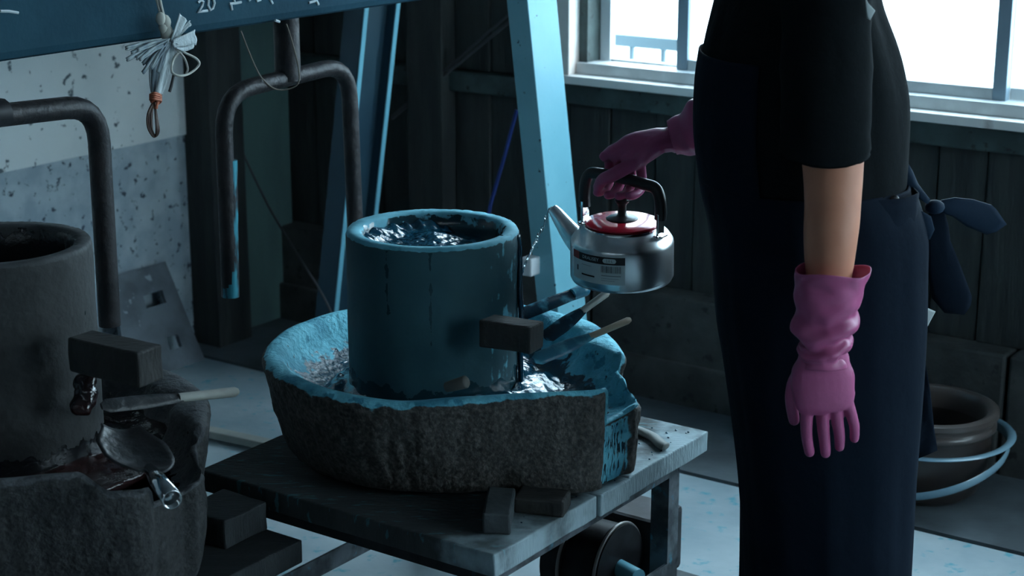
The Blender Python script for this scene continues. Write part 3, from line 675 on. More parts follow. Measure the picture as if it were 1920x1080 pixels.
paddle('grey_spatula', 'spatula with long pale handle across the dark left mortar', at(190, 762, Y=2.70), at(446, 734, Y=2.86), .02, .014, .42, M['handle_grey'], M['blade_black'], None, .008)
# scoop in the left mortar's spout
scp = empty('metal_scoop', at(250, 850, Y=2.60), 'dark metal scoop with tubular handle lying in the spout of the left mortar', 'scoop')
a, b_ = at(284, 884, Y=2.56), at(323, 937, Y=2.46)
e1 = at(228, 792, Y=2.65)-a; s1_ = (at(325, 848, Y=2.62)-at(192, 842, Y=2.585)); nn_ = e1.cross(s1_).normalized()
def scoopf(x, y):
    X = (x-.5)*2; w = .5*(math.sin(min(1, y*1.9+.16)*PI/2)**.7)*(1-.45*sstep(.60, 1, y))
    return a+e1*y*1.02+s1_*X*w+nn_*(.006+.012*(1-X*X)*(1 if nn_.y > 0 else -1))*min(1, y*4)
d = (b_-a).normalized()
q = B(); cloth(q, scoopf, 15, 15); o = part('blade', q, M['blade_black'], scp, smooth=True); solid(o, .003)
q = B()
n = 10; outer = []; 
tube(q, [a-d*.012, a+(b_-a)*.3, b_], [.008, .0125, .0145], 18, caps=False); o = part('handle', q, M['chrome'], scp, smooth=True, label='open tubular metal handle'); solid(o, .002)

# ------------------------------------------------------------------ benches
def bench(label, u0, u1, v0, v1, z, cuts, th, mt, low, grp):
    r = empty('work_bench', W((u0+u1)/2, (v0+v1)/2, 0), label, 'bench', grp)
    cs = [v0]+cuts+[v1]
    for i in range(len(cs)-1):
        q = B(); ubox(q, u0+.004*(i % 2), u1-.006*((i+1) % 2), cs[i]+.0022, cs[i+1]-.0022, z-th, z)
        bmesh.ops.subdivide_edges(q, edges=[e for e in q.edges], cuts=6, use_grid_fill=True)
        for v in q.verts: v.co += Vector((0, 0, .0015*noise.noise(v.co*9)))+UAX*(.002*noise.noise(v.co*15))
        part('board', q, mt, r, bevel=.003)
    e = .045
    for uu in (u0+e, u1-e-.04):
        for vv in (v0+e, v1-e-.04):
            q = B(); prism(q, [W(uu+x, vv+y, 0) for x, y in ((0, 0), (.04, 0), (.04, .04), (.034, .04), (.034, .006), (0, .006))], (0, 0, z-th)); part('leg', q, M['frame'], r)
    for zz in (z-th-.04, low):
        for vv in (v0+e, v1-e-.006):
            q = B(); ubox(q, u0+e, u1-e, vv, vv+.006, zz, zz+.04); part('rail', q, M['black_iron'] if zz != low else M['frame'], r)
        for uu in (u0+e, u1-e-.006):
            q = B(); ubox(q, uu, uu+.006, v0+e, v1-e, zz, zz+.04); part('rail', q, M['frame'], r)
    return r
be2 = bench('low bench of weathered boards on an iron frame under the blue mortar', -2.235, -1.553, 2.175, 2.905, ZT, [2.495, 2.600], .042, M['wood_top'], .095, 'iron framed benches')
be1 = bench('lower dark timber bench under the dark left mortar', -2.76, -1.965, 1.36, 2.165, .33, [1.63, 1.90], .045, M['wood_dark'], .06, 'iron framed benches')
# wheel and motor under the bench
mo = empty('drive_motor', at(1130, 1040, z=.14), 'black motor with two bright-edged pulley wheels under the bench', 'motor')
c0 = at(1118, 1052, z=.13); 
def disc(c, ax, r0, r1, t):
    q = B(); tube(q, [c-ax*t/2, c+ax*t/2], r1, 40); return q
part('drum', disc(c0-UAX*.02, UAX, 0, .085, .12), M['black_iron'], mo, smooth=True)
for k in (.05, -.035):
    q = B(); cc = c0+UAX*k
    tube(q, [cc+(VAX*math.cos(t)+Vector((0, 0, 1))*math.sin(t))*.090 for t in (2*PI*i/48 for i in range(48))], .0035, 8, closed=True, hint=UAX); part('wheel_rim', q, M['rim_metal'], mo, smooth=True)
    part('wheel', disc(cc, UAX, 0, .088, .012), M['black_iron'], mo, smooth=True)
q = B(); box(q, c0+UAX*.0+VAX*.15+Vector((0, 0, .0)), (.16, .12, .14), RZ); part('housing', q, M['black_iron'], mo, bevel=.01)
q = B(); tube(q, [c0+UAX*.05, c0+UAX*.11-VAX*.02], .018, 16); part('shaft', q, M['edge_blue'], mo, smooth=True)
# loose things on the bench
a = at(935, 960, z=.425); ua, va = a.x*CU-a.y*SU, a.x*SU+a.y*CU
wblock('wooden_block', 'pale grey wooden block lying end-on near the front of the bench', ua-.034, ua+.014, va-.045, va+.075, ZT, ZT+.040, M['block_grey'], grp=None, tilt=.55)
a = at(1017, 935, z=.42); ua, va = a.x*CU-a.y*SU, a.x*SU+a.y*CU
wblock('wooden_block', 'dark wooden block half under the blue mortar behind the pale block', ua-.045, ua+.045, va-.03, va+.03, ZT, ZT+.03, M['block'], tilt=.35)
a = at(450, 965, z=.36); ua, va = a.x*CU-a.y*SU, a.x*SU+a.y*CU
ua -= .02; va -= .02
wblock('wooden_block', 'large dark wooden block on the lower bench between the mortars', ua-.05, ua+.06, va-.06, va+.05, .33, .385, M['wood_dark'])
b = B(); P = [at(1195, 806, z=ZT+.008), at(1222, 818, z=ZT+.008), at(1240, 833, z=ZT+.009), at(1250, 838, z=ZT+.008)]
tube(b, smooth_path(P, 4), [(.012, .0075)]*11+[(.013, .0075), (.009, .005)], 10)
tag(part('wooden_stick', b, M['cork_light'], smooth=True), 'short rounded wooden stick on the bench right of the blue mortar', 'stick')
# crumbs of dried pigment
q = B()
for i in range(60):
    p = W(random.uniform(-1.66, -1.57), random.uniform(2.3, 2.88), ZT+.001); r = random.uniform(.001, .003); ell(q, p, (r, r, r*.7), 1)
tag(part('pigment_crumbs', q, M['glaze']), 'crumbs of dried blue pigment scattered on the bench end', 'crumbs', None, 'stuff')

# ------------------------------------------------------------------ things along the walls
# leaning plate
pl = at(384, 674, z=.0); bl = pl-VAX*.30; tr = at(310, 490, u=LU+.02); tl = tr-VAX*.21
def plate_pt(x, y): return (bl*(1-x)+pl*x)*(1-y)+(tl*(1-x)+tr*x)*y
q = B(); nx, ny = 18, 16; g = [[q.verts.new(plate_pt(i/nx, j/ny)) for j in range(ny+1)] for i in range(nx+1)]
for i in range(nx):
    for j in range(ny):
        x, y = (i+.5)/nx, (j+.5)/ny
        if (.42 < x < .80 and .60 < y < .76) or (.60 < x < .78 and .18 < y < .30): continue
        q.faces.new((g[i][j], g[i+1][j], g[i+1][j+1], g[i][j+1]))
for v in [v for v in q.verts if not v.link_faces]: q.verts.remove(v)
o = tag(part('cast_plate', q, M['plate']), 'grey plate with two rectangular holes leaning against the left wall', 'plate'); solid(o, .014, -1)
q = B(); a = at(405, 812, z=.02); box(q, a+UAX*.02, (.30, .035, .02), RZ+.1)
tag(part('timber_offcut', q, M['handle_grey'], bevel=.002), 'pale timber offcut on the floor behind the left bench', 'timber')
# switch box on the right leg
q = B(); a = at(989, 500, v=3.47); box(q, a+VAX*.012, (.034, .04, .046), RZ); swb = tag(part('switch_box', q, M['whitebox'], bevel=.004), 'small white box on the slanting leg behind the blue tub', 'box')
# pot with strap
pc = at(1742, 748, v=3.80); pc.z = 0; PZ = .21
pot = empty('ceramic_pot', (pc.x, pc.y, 0), 'brown glazed pot with thick rim on the floor behind the person', 'pot')
q = B(); lathe(q, [(0, .0), (.10, 0), (.125, .02), (.145, .08), (.150, .14), (.148, PZ-.045), (.148, PZ-.04), (.135, PZ-.04), (.135, .14), (.11, .03), (0, .02)], (pc.x, pc.y, 0), 56); part('body', q, M['pot'], pot, smooth=True)
q = B(); lathe(q, [(.134, PZ-.042), (.152, PZ-.042), (.160, PZ-.034), (.160, PZ-.026), (.153, PZ-.020), (.154, PZ-.012), (.164, PZ-.004), (.163, PZ+.008), (.152, PZ+.012), (.138, PZ+.006), (.134, PZ-.005), (.134, PZ-.042)], (pc.x, pc.y, 0), 56); part('rim', q, M['potrim'], pot, smooth=True)
q = B(); thr = .35
for k_ in (0, 1):
    P = []
    for i in range(72):
        t = 2*PI*i/72; r = .186 if k_ == 0 else .180
        z = .150+.006*math.cos(t-thr) if k_ == 0 else .088+.056*math.cos(t-thr)
        P.append(Vector((pc.x+r*math.cos(t)+.012*math.cos(thr), pc.y+r*math.sin(t)+.012*math.sin(thr), z)))
    tube(q, P, [(.004, .012) if k_ else (.010, .0035)]*72, 8, hint=Vector((0, 0, 1)), closed=True)
ell(q, (pc.x+.196*math.cos(thr), pc.y+.196*math.sin(thr), .148), (.012, .012, .008), 2)
tag(part('plastic_strap', q, M['hose'], smooth=True), 'pale blue plastic strap looped twice round the brown pot', 'strap')

# ------------------------------------------------------------------ kettle
KC = at(1166, 523, Y=3.20)
ket = empty('kettle', KC, 'silver metal kettle with red lid and black handle held over the mortar', 'kettle', rot=(math.radians(3.5), math.radians(-1.0), 0))
# local frame: rotate so that local -x' runs towards the spout (room -u)
sd = -UAX; nd = VAX
def K(a, n, z): return sd*a+nd*n+Vector((0, 0, z))
q = B(); lathe(q, [(0, .004), (.085, .0), (.0935, .003), (.0970, .010), (.0970, .074), (.0958, .080), (.0945, .0825), (.088, .092), (.079, .100), (.070, .105), (.066, .103), (0, .103)], seg=96)
part('body', q, M['steel'], ket, smooth=True, local=True)
q = B(); lathe(q, [(0, .1035), (.071, .1035), (.0725, .106), (.0715, .1085), (.069, .109), (0, .109)], seg=72); part('lid_ring', q, M['chrome'], ket, smooth=True, local=True)
lid = B(); lathe(lid, [(0, .1088), (.067, .1088), (.0705, .1110), (.0695, .1135), (.060, .1165), (.040, .1185), (0, .1195)], seg=72); lid = part('lid', lid, M['lid_red'], ket, smooth=True, local=True, label='glossy red lid')
q = B(); lathe(q, [(0, .118), (.029, .118), (.030, .1195), (.026, .122), (.012, .1235), (.0085, .127), (.0078, .144), (.0095, .148), (.0130, .151), (.0138, .156), (.012, .160), (.007, .1625), (0, .163)], seg=40); part('lid_knob', q, M['bakelite'], lid, smooth=True, local=True, label='black knob on a round base')
q = B(); P = [K(.066, 0, .050), K(.092, 0, .056), K(.112, 0, .070), K(.130, 0, .088), K(.147, 0, .106), K(.156, 0, .115)]
tube(q, smooth_path(P, 4), [(.029-.0205*(i/20)**.8, .032-.0235*(i/20)**.8) for i in range(21)], 24, caps=False); o = part('spout', q, M['steel'], ket, smooth=True, local=True); solid(o, .0012)
hb_ = .082
for sgn in (1, -1):
    q = B(); box(q, K(sgn*hb_, 0, .120), (.005, .022, .044), RZ); box(q, K(sgn*hb_, 0, .0990), (.020, .024, .004), RZ); part('bracket', q, M['chrome'], ket, local=True, bevel=.001)
    q = B(); ell(q, K(sgn*(hb_+.006*sgn*0), -.016, .100), (.006, .006, .003), 2); part('rivet', q, M['chrome'], ket, local=True, smooth=True)
top = .196
P = [K(hb_, 0, .130), K(hb_+.001, 0, .150), K(hb_-.002, 0, .178), K(hb_-.012, 0, top-.001), K(hb_-.035, 0, top+.002), K(0, 0, top+.001), K(-hb_+.035, 0, top-.004), K(-hb_+.012, 0, top-.008), K(-hb_+.002, 0, .172), K(-hb_-.001, 0, .148), K(-hb_, 0, .130)]
P = smooth_path(P, 6)
q = B(); tube(q, P, [(.0112, .0105)]*len(P), 14, hint=nd); part('handle', q, M['bakelite'], ket, smooth=True, local=True, label='black hoop handle')
# label on the kettle side (curved patches)
def patch(bm, a0, a1, z0, z1, r=.0974, n=20):
    vs = [[bm.verts.new((r*math.cos(a0+(a1-a0)*i/n), r*math.sin(a0+(a1-a0)*i/n), z)) for z in (z0, z1)] for i in range(n+1)]
    for i in range(n): bm.faces.new((vs[i][0], vs[i+1][0], vs[i+1][1], vs[i][1]))
A0, A1 = math.radians(-160), math.radians(-90)      # from left silhouette to near the middle
z0l, z1l = .020, .073
q = B(); patch(q, A0, A1, z0l, z1l, .0974); lab = part('label', q, M['label'], ket, local=True, smooth=True, label='white paper label with black band')
q = B(); patch(q, A0+.22, A1, z1l-.0145, z1l, .0976); part('print', q, M['label_black'], lab, local=True, smooth=True)
q = B(); patch(q, A0, A0+.22, z1l-.0145, z1l, .0976); part('print', q, M['label_red'], lab, local=True, smooth=True)
def cyl_text(s, size, a_mid, z_mid, m, r=.0979, sx_=1.0):
    cu = bpy.data.curves.new('t', 'FONT'); cu.body = s; cu.size = size; cu.align_x = 'CENTER'; cu.align_y = 'CENTER'; cu.resolution_u = 2
    o = bpy.data.objects.new('t', cu); sc.collection.objects.link(o)
    me = bpy.data.meshes.new_from_object(o.evaluated_get(bpy.context.evaluated_depsgraph_get())); bpy.data.objects.remove(o)
    for v in me.vertices:
        a = a_mid+v.co.x*sx_/r; v.co = Vector((r*math.cos(a), r*math.sin(a), z_mid+v.co.y))
    return new_obj('lettering', me, m, lab, False)
pm, pz = A1-.30, z1l-.0072; q = B(); cols = []
for i in range(25):
    x = -.0128+.0256*i/24; hh = .0043*math.sqrt(max(.02, 1-max(0, (abs(x)-.0085)/.0043)**2)); an_ = pm+x/.0979
    cols.append([q.verts.new((.0979*math.cos(an_), .0979*math.sin(an_), pz+d_)) for d_ in (-hh, hh)])
for i in range(24): q.faces.new((cols[i][0], cols[i+1][0], cols[i+1][1], cols[i][1]))
part('print', q, M['label'], lab, local=True)
cyl_text('2.0 L', .0066, pm, pz, M['label_black'], .0981)
cyl_text('DRALISEY', .0088, A0+.52, z1l-.007, M['label'], .0981)
q = B(); random.seed(3); x = A1-.46
while x < A1-.08:
    w = random.choice((.006, .010, .016, .008)); patch(q, x, x+w, z1l-.030, z1l-.017, .0978, 2); x += w+random.choice((.006, .009, .014))
part('barcode', q, M['label_black'], lab, local=True)['kind'] = 'stuff'
q = B(); patch(q, A1-.46, A1-.08, z1l-.0365, z1l-.0350, .0978, 6); patch(q, A1-.46, A1-.12, z1l-.0415, z1l-.0408, .0978, 6); patch(q, A1-.46, A1-.2, z1l-.0455, z1l-.0448, .0978, 6); patch(q, A0+.3, A0+.55, z1l-.022, z1l-.0212, .0978, 6); part('small_print', q, M['label_grey'], lab, local=True)['kind'] = 'stuff'
q = B(); patch(q, A0+.30, A0+.62, z1l-.042, z1l-.039, .0978, 6); part('print', q, M['label_black'], lab, local=True); q = B(); patch(q, A0+.16, A0+.20, z1l-.036, z1l-.026, .0978, 3); part('print', q, M['label_black'], lab, local=True)
bpy.context.view_layer.update()
# water from the spout
sp_ = ket.matrix_world @ K(.158, 0, .117)
P = [sp_+Vector((.002, 0, -.001)), sp_+sd*.006+Vector((0, 0, -.008)), at(1018, 428, Y=sp_.y+.005), at(1006, 447, Y=sp_.y), at(998, 466, Y=sp_.y-.03), at(990, 484, Y=sp_.y-.06), at(981, 505, Y=sp_.y-.09), at(976, 530, Y=sp_.y-.10)]
P = smooth_path(P, 5); q = B(); tube(q, P, [.0022+.0010*math.sin(i*1.9)-.00002*i for i in range(len(P))], 8)
for i in range(4, len(P), 3): ell(q, P[i]+Vector((random.uniform(-.003, .003), 0, 0)), (.0025, .0025, .0045), 1)
tag(part('water_stream', q, M['water'], smooth=True), 'thin twisting stream of water pouring from the kettle spout', 'water')

# ------------------------------------------------------------------ person
PY = 2.98
per = empty('person', (at(1500, 1000, Y=PY).x, PY, 0), 'person in black shirt, navy apron and pink gloves pouring from a kettle', 'person')
def secz(py): return at(1500, py, Y=PY).z
def row(py, xl, xr):
    a, b_ = at(xl, py, Y=PY), at(xr, py, Y=PY); return ((a.x+b_.x)/2, (b_.x-a.x)/2, a.z)
def loft(bm, rows, seg=56, a0=0., a1=2*PI, off=0., fold=0., power=2.3, capb=False, capt=False, fseed=0.):
    """rows of (cx, rx, z, cy, ry)"""
    full = abs(a1-a0-2*PI) < 1e-6; n = seg if full else seg+1; R_ = []
    for cx, rx, z, cy, ry in rows:
        ring = []
        for k in range(n):
            a = a0+(a1-a0)*k/seg; c, s = math.cos(a), math.sin(a); e = 2/power
            x = math.copysign(abs(c)**e, c); y = math.copysign(abs(s)**e, s)
            f = fold*(noise.noise(Vector((c*2.6, s*2.6, z*2.2+fseed)))+.6*noise.noise(Vector((c*6, s*6, z*1.2+fseed))))
            ring.append(bm.verts.new((cx+x*(rx+off+f), cy+y*(ry+off+f), z)))
        R_.append(ring)
    for i in range(len(R_)-1):
        for k in range(seg):
            k2 = (k+1) % n; bm.faces.new((R_[i][k], R_[i][k2], R_[i+1][k2], R_[i+1][k]))
    if capb: bm.faces.new(R_[0][::-1])
    if capt: bm.faces.new(R_[-1])
    return bm
def interp(rows, n):
    out = []
    for i in range(n):
        t = i/(n-1)*(len(rows)-1); k = min(int(t), len(rows)-2); f = t-k; g = [rows[max(k-1, 0)], rows[k], rows[k+1], rows[min(k+2, len(rows)-1)]]
        out.append(tuple(.5*(2*b_+(-a+c)*f+(2*a-5*b_+4*c-d)*f*f+(-a+3*b_-3*c+d)*f**3) for a, b_, c, d in zip(*g)))
    return out
sh = [(*row(352, 1338, 1690), PY, .172), (*row(300, 1322, 1694), PY, .176), (*row(200, 1314, 1696), PY, .180), (*row(140, 1318, 1688), PY, .185), (*row(80, 1326, 1672), PY, .190), (*row(0, 1345, 1642), PY, .196)]
cx0, rx0, zz0 = sh[-1][0:3]
sh += [(cx0+.004, .118, zz0+.06, PY, .205), (cx0+.006, .100, zz0+.11, PY, .20), (cx0+.004, .072, zz0+.150, PY, .13), (cx0, .060, zz0+.165, PY, .075)]
ex = at(1556, 300, Y=2.745); shl = Vector((cx0+.015, PY-.165, zz0+.105)); shr = Vector((cx0+.01, PY+.165, zz0+.105))
# body: one continuous surface
q = B(); loft(q, [(c, max(.04, r-.022), z, y, ry-.02) for c, r, z, y, ry in sh], capb=True, capt=True)
neck = Vector((cx0, PY, zz0+.15)); head = Vector((cx0-.045, PY, zz0+.31))
tube(q, [neck-Vector((0, 0, .05)), neck+Vector((-.01, 0, .05)), head-Vector((-.01, 0, .06))], [.062, .056, .058], 20)
ell(q, head, (.093, .074, .115)); ell(q, head+Vector((-.035, 0, -.055)), (.058, .052, .055)); ell(q, head+Vector((-.098, 0, -.012)), (.020, .013, .026), 2)
ell(q, head+Vector((-.088, 0, -.055)), (.012, .024, .008), 2)
for s_ in (1, -1): ell(q, head+Vector((.008, s_*.074, -.008)), (.020, .010, .030), 2)
elb = at(1562, 345, Y=2.735); wri = at(1548, 640, Y=2.70)
tube(q, smooth_path([shl, (shl+elb)/2+Vector((0, -.012, 0)), elb, elb*.6+wri*.4, elb*.3+wri*.7, wri], 4), [.058, .058, .057, .056, .054, .052, .051, .050, (.049, .047), (.048, .045), (.049, .045), (.050, .044), (.049, .042), (.046, .040), (.043, .038), (.040, .036), (.036, .033), (.034, .030), (.032, .028), (.031, .026), (.030, .025)], 20)
rw = at(1268, 262, Y=3.20); relb = Vector((cx0-.02, PY+.20, 1.04))
tube(q, smooth_path([shr, relb, relb*.45+rw*.55, rw], 5), [.055, .054, .053, .051, .05, .048, .046, .044, .042, .038, .035, .030, .027, .024, .022, .020], 18)
hipc = row(360, 1350, 1700); 
loft(q, [(hipc[0], .12, .70, PY, .15), (hipc[0], .13, .85, PY, .165), (hipc[0], .14, hipc[2]+.03, PY, .15)], capb=True, capt=True)
for s_, dx in ((-1, .02), (1, -.02)):
    hp = Vector((hipc[0]+dx*.3, PY+s_*.085, .82)); kn = Vector((hipc[0]+dx, PY+s_*.09, .46)); an = Vector((hipc[0]+.01+dx*1.5, PY+s_*.09, .09))
    tube(q, smooth_path([hp, kn, an], 5), [.082, .080, .075, .068, .060, .055, .056, .056, .050, .042, .038], 18)
    tube(q, [an+Vector((.03, 0, -.04)), an+Vector((-.06, 0, -.055)), an+Vector((-.15, 0, -.068))], [(.035, .035), (.040, .028), (.034, .018)], 14)
body = part('body', remeshed(q, .0085, 5), M['skin'], per, smooth=True, split=False)
q = B(); ell(q, head+Vector((.018, 0, .022)), (.094, .084, .108)); 
for v in [v for v in q.verts if v.co.x < head.x-.045 and v.co.z < head.z+.055]: q.verts.remove(v)
part('hair', q, M['hair'], per, smooth=True)
for s_ in (1, -1):
    q = B(); ell(q, head+Vector((-.084, s_*.030, .012)), (.008, .012, .007), 2); part('eye', q, M['eye'], per, smooth=True)
# shirt
q = B(); loft(q, interp(sh, 40), 72, fold=.006); o = part('shirt', q, M['shirt'], per, smooth=True, split=False); solid(o, .003)
sl_end = at(1545, 286, Y=2.738)
q = B(); P = smooth_path([shl+Vector((0, .05, .01)), shl+Vector((.0, -.02, -.03)), (shl*.5+sl_end*.5)+Vector((0, -.012, 0)), sl_end+Vector((0, 0, .03)), sl_end], 5)
tube(q, P, [(.069+.001*(i % 3), .069-.0004*i) for i in range(len(P))], 32, caps=False)
for v in q.verts: v.co += Vector((1, 0, 0))*.004*noise.noise(v.co*14)
o = part('sleeve', q, M['shirt'], per, smooth=True, split=False); solid(o, .003)
q = B(); P = smooth_path([shr-Vector((0, .05, -.01)), shr*.6+relb*.4, relb+Vector((0, 0, .06))], 5); tube(q, P, .064, 28, caps=False); o = part('sleeve', q, M['shirt'], per, smooth=True, split=False); solid(o, .003)
# trousers (two wide legs) and apron
hem = .11
for s_, dx in ((-1, .018), (1, -.018)):
    tx = hipc[0]+.022; rows = [(tx, .140, hipc[2]+.02, PY+s_*.06, .10), (tx, .135, .80, PY+s_*.075, .093), (tx+dx, .112, .60, PY+s_*.08, .082), (tx+dx, .100, .40, PY+s_*.083, .078), (tx+dx, .092, .22, PY+s_*.085, .076), (tx+dx, .090, hem, PY+s_*.085, .074)]
    q = B(); loft(q, interp(rows, 26), 40, fold=.006, fseed=s_); o = part('trouser_leg', q, M['apron'], per, smooth=True, split=False); solid(o, .003)
    an = Vector((hipc[0]+.01+dx*1.5, PY+s_*.09, 0)); q = B()
    tube(q, smooth_path([an+Vector((.055, 0, .045)), an+Vector((-.02, 0, .052)), an+Vector((-.10, 0, .040)), an+Vector((-.19, 0, .028))], 4), [(.040, .043), (.044, .050), (.045, .052), (.046, .050), (.046, .048), (.045, .045), (.046, .042), (.048, .038), (.050, .036), (.050, .033), (.048, .029), (.042, .026), (.026, .018)], 18)
    tube(q, [an+Vector((.012, 0, .05)), an+Vector((.012, 0, .16))], .046, 18)
    part('boot', remeshed(q, .006, 4), M['shoe'], per, smooth=True, split=False)
ap = [(*row(1120, 1404, 1692), PY, .180), (*row(1000, 1397, 1698), PY, .185), (*row(850, 1386, 1706), PY, .183), (*row(700, 1366, 1719), PY, .188), (*row(600, 1349, 1728), PY, .188), (*row(500, 1342, 1732), PY, .186), (*row(430, 1335, 1732), PY, .182), (*row(370, 1322, 1716), PY, .180), (*row(335, 1316, 1698), PY, .178)]
q = B(); loft(q, interp(ap, 44), 80, a0=.22, a1=2*PI-.10, off=0, fold=.007, fseed=4); o = part('apron_skirt', q, M['apron'], per, smooth=True, split=False); solid(o, .003)
bib = [(*row(335, 1314, 1694), PY, .182), (*row(250, 1305, 1700), PY, .184), (*row(160, 1307, 1695), PY, .188), (*row(96, 1315, 1684), PY, .192)]
q = B(); loft(q, interp(bib, 22), 36, a0=PI-1.05, a1=PI+1.05, fold=.003); o = part('apron_bib', q, M['apron'], per, smooth=True, split=False); solid(o, .004)
# waist ties, knot and bow at the back
def patch3(name, pts, Yc, th, m, bul=.02, label=None):
    P = [at(x, y, Y=Yc) for x, y in pts]; c = sum(P, Vector())/len(P); q = B(); n = len(P); R_ = 5; rings = []
    for side in (-1, 1):
        rings = [[q.verts.new(c+(p-c)*(j/R_)+Vector((0, side*(th*.5+bul*(1-(j/R_)**2)), 0))) for p in P] for j in range(1, R_+1)]
        cv = q.verts.new(c+Vector((0, side*(th*.5+bul), 0)))
        for k in range(n):
            q.faces.new((cv, rings[0][k], rings[0][(k+1) % n]))
            for j in range(R_-1): q.faces.new((rings[j][k], rings[j][(k+1) % n], rings[j+1][(k+1) % n], rings[j+1][k]))
        if side == -1: last = rings[-1]
    for k in range(n): q.faces.new((last[k], last[(k+1) % n], rings[-1][(k+1) % n], rings[-1][k]))
    for v in q.verts: v.co += Vector((0, .010*noise.noise(v.co*16), 0))
    return part(name, q, m, per, smooth=True, split=False, label=label)
patch3('waist_tie', [(1688, 300), (1704, 308), (1712, 322), (1722, 345), (1744, 374), (1738, 382), (1716, 368), (1696, 358), (1682, 345)], 2.93, .004, M['bow'], .006)
patch3('bow_loop', [(1752, 384), (1765, 374), (1790, 370), (1825, 374), (1860, 385), (1868, 392), (1887, 420), (1868, 434), (1850, 440), (1812, 425), (1785, 405), (1765, 398)], 2.97, .004, M['bow'], .004)
patch3('bow_loop', [(1742, 384), (1768, 392), (1778, 420), (1783, 452), (1802, 500), (1822, 556), (1820, 572), (1808, 590), (1770, 586), (1748, 560), (1738, 500), (1738, 430)], 2.98, .004, M['apron'], .005)
patch3('bow_loop', [(1722, 392), (1745, 405), (1752, 430), (1744, 450), (1728, 446), (1714, 425)], 2.93, .004, M['bow'], .006)
q = B(); ell(q, at(1753, 388, Y=2.95), (.017, .016, .013), 2); part('knot', q, M['bow'], per, smooth=True)
q = B(); ell(q, at(1677, 374, Y=2.84), (.008, .003, .008), 2); part('button', q, M['shoe'], per, smooth=True)
patch3('apron_corner', [(1716, 640), (1734, 672), (1744, 730), (1751, 800), (1757, 843), (1742, 850), (1714, 862)], 3.02, .003, M['apron'], .003)
patch3('paper_tag', [(1727, 573), (1755, 585), (1740, 612), (1730, 624)], 2.96, .001, M['white_cloth'], .0005, 'white paper tag below the apron bow')
patch3('shirt_tag', [(1622, -6), (1628, 6), (1641, 20), (1632, 38), (1626, 34)], 2.72, .001, M['white_cloth'], .0005, 'white triangular scrap at the back of shirt')

# gloves -----------------------------------------------------------------
def finger(bm, pts, r0, r1):
    P = smooth_path(pts, 4); n = len(P); tube(bm, P+[P[-1]+(P[-1]-P[-2]).normalized()*r1*.6], [r0+(r1-r0)*i/(n-1) for i in range(n)]+[r1*.55], 12)
    ell(bm, P[-1], (r1*1.0,)*3, 2)
# hanging left hand
HY = 2.70
q = B()
def h_(x, y, dy=0.): return at(x, y, Y=HY+dy)
tube(q, smooth_path([h_(1541, 640), h_(1543, 672), h_(1542, 700, -.002), h_(1545, 735, -.004), h_(1550, 772, -.004)], 4), [(.0375, .030), (.0375, .029), (.038, .028), (.039, .027), (.041, .026), (.044, .025), (.047, .024), (.050, .023), (.051, .0225), (.052, .022), (.052, .021), (.051, .020), (.050, .019), (.050, .0175), (.048, .016), (.044, .0135), (.036, .010)], 24, hint=Vector((0, 1, 0)))
finger(q, [h_(1515, 755), h_(1512, 790, -.002), h_(1513, 820, .002), h_(1518, 848, .008)], .0114, .0087)
finger(q, [h_(1542, 765), h_(1543, 798, -.002), h_(1546, 825, .003), h_(1548, 850, .010)], .0114, .0087)
finger(q, [h_(1567, 765), h_(1571, 795, 0), h_(1574, 818, .004), h_(1574, 838, .011)], .0110, .0084)
finger(q, [h_(1588, 750), h_(1597, 780, 0), h_(1602, 800, .003), h_(1602, 822, .008)], .0103, .0080)
finger(q, [h_(1508, 690, .008), h_(1490, 718, .012), h_(1484, 750, .014), h_(1489, 788, .016)], .0140, .0095)
gl = part('glove', remeshed(q, .0022, 7), M['glove'], per, smooth=True, split=False, label='pink rubber glove on the hanging hand')
# cuff: wrinkled flared sleeve
cuff = [(506, 1493, 1632), (516, 1492, 1629), (530, 1492, 1622), (545, 1491, 1618), (560, 1490, 1613), (580, 1490, 1608), (600, 1488, 1607), (620, 1489, 1603), (635, 1497, 1596), (650, 1499, 1588), (660, 1503, 1586), (672, 1500, 1588), (685, 1498, 1590)]
def cufff(s, t):
    i = t*(len(cuff)-1); k = min(int(i), len(cuff)-2); f = i-k; y, xl, xr = [cuff[k][j]*(1-f)+cuff[k+1][j]*f for j in range(3)]
    a_, b_ = at(xl, y, Y=HY), at(xr, y, Y=HY); c = (a_+b_)/2; rx = (b_.x-a_.x)/2; an = 2*PI*s
    ry = .046*(1-t)+.030*t
    wz = .0055*sstep(.2, .6, t)*math.sin(t*27+2.4*math.sin(an+.6)+2.5*noise.noise(Vector((math.cos(an)*1.5, math.sin(an)*1.5, t*2))))*sstep(1, .85, t)
    wz += .003*noise.noise(Vector((math.cos(an)*2.2, math.sin(an)*2.2, t*9)))*(1-t*.4)
    fl_ = .006*sstep(.12, 0, t)*math.sin(an*3+1)
    return Vector((c.x+math.cos(an)*(rx+wz), HY+math.sin(an)*(ry+wz), c.z+fl_*.6+.010*math.cos(an)*0))
q = B(); cloth(q, cufff, 64, 70, True); o = part('glove_cuff', q, M['glove'], per, smooth=True, split=False); solid(o, .0018)
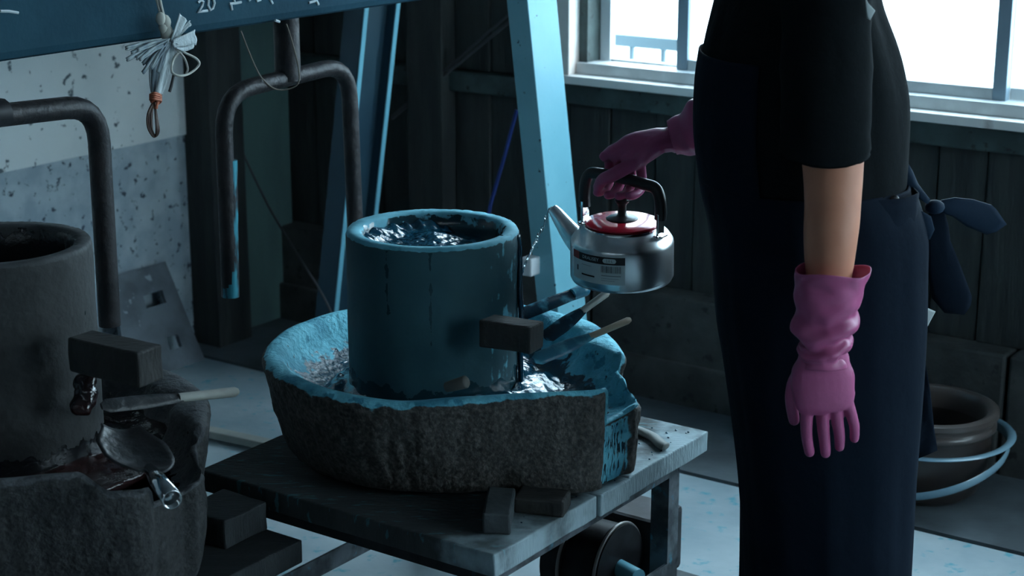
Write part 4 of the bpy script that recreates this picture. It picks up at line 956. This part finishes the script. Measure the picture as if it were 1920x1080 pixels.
# right hand on the handle
bpy.context.view_layer.update(); MW = ket.matrix_world
bar = lambda a: MW @ K(a, 0, top+.000)
upv, far = Vector((0, 0, 1)), VAX
q = B(); tpos = [.043, .0195, -.004, -.027]; Wr = at(1258, 262, Y=3.205)
kn_ = []
for i, t in enumerate(tpos):
    b0 = bar(t)+Vector((0, 0, -.003)); L_ = (1.0, 1.06, 1.0, .88)[i]
    k_ = b0+far*.014+upv*.037; kn_.append(k_)
    finger(q, [k_-far*.012, k_+far*.004-upv*.002, b0+far*.026+upv*.004, b0+far*.024-upv*.016, b0+far*.004-upv*.027*L_, b0-far*.012-upv*.028*L_+sd*.004], (.0102, .0104, .0102, .0095)[i], .0084)
    tube(q, smooth_path([Wr, (Wr*.5+k_*.5)+upv*.012-far*.004, k_], 4), [(.023, .023)]*3+[(.021, .020)]*3+[(.0160, .0155)]*2+[(.0118, .0125)], 12)
tm = Wr*.6+kn_[1]*.4-far*.02-upv*.012
b0 = bar(.052); finger(q, [Wr*.75+kn_[3]*.25-far*.012, tm-upv*.004, bar(.006)-far*.021+upv*.010, bar(.028)-far*.022-upv*.002, bar(.044)-far*.012-upv*.020], .0155, .0105)
tube(q, [Wr, Wr+(relb-Wr).normalized()*.02, Wr+(relb-Wr).normalized()*.04], [(.027, .026), (.028, .027), (.029, .028)], 18)
o = part('glove', remeshed(q, .0028, 4), M['glove'], per, smooth=True, split=False, label='pink rubber glove gripping the kettle handle')
wa = Wr+(relb-Wr).normalized()*.002+Vector((0, 0, .004)); wb = Wr+(relb-Wr).normalized()*.15+Vector((0, 0, .012)); ax = (wb-wa).normalized(); s1 = ax.cross(Vector((0, 1, 0))).normalized(); s2 = ax.cross(s1)
def cuf2(s, t):
    an = 2*PI*s; r = .032+.026*sstep(0, .45, t)+.0035*math.sin(t*22+1.5*math.sin(an+.7))*sstep(0, .2, t)+.003*noise.noise(Vector((math.cos(an)*2, math.sin(an)*2, t*6)))
    return wa+(wb-wa)*t+s1*math.cos(an)*r+s2*math.sin(an)*r*.85
q = B(); cloth(q, cuf2, 56, 44, True); o = part('glove_cuff', q, M['glove'], per, smooth=True, split=False); solid(o, .0018)
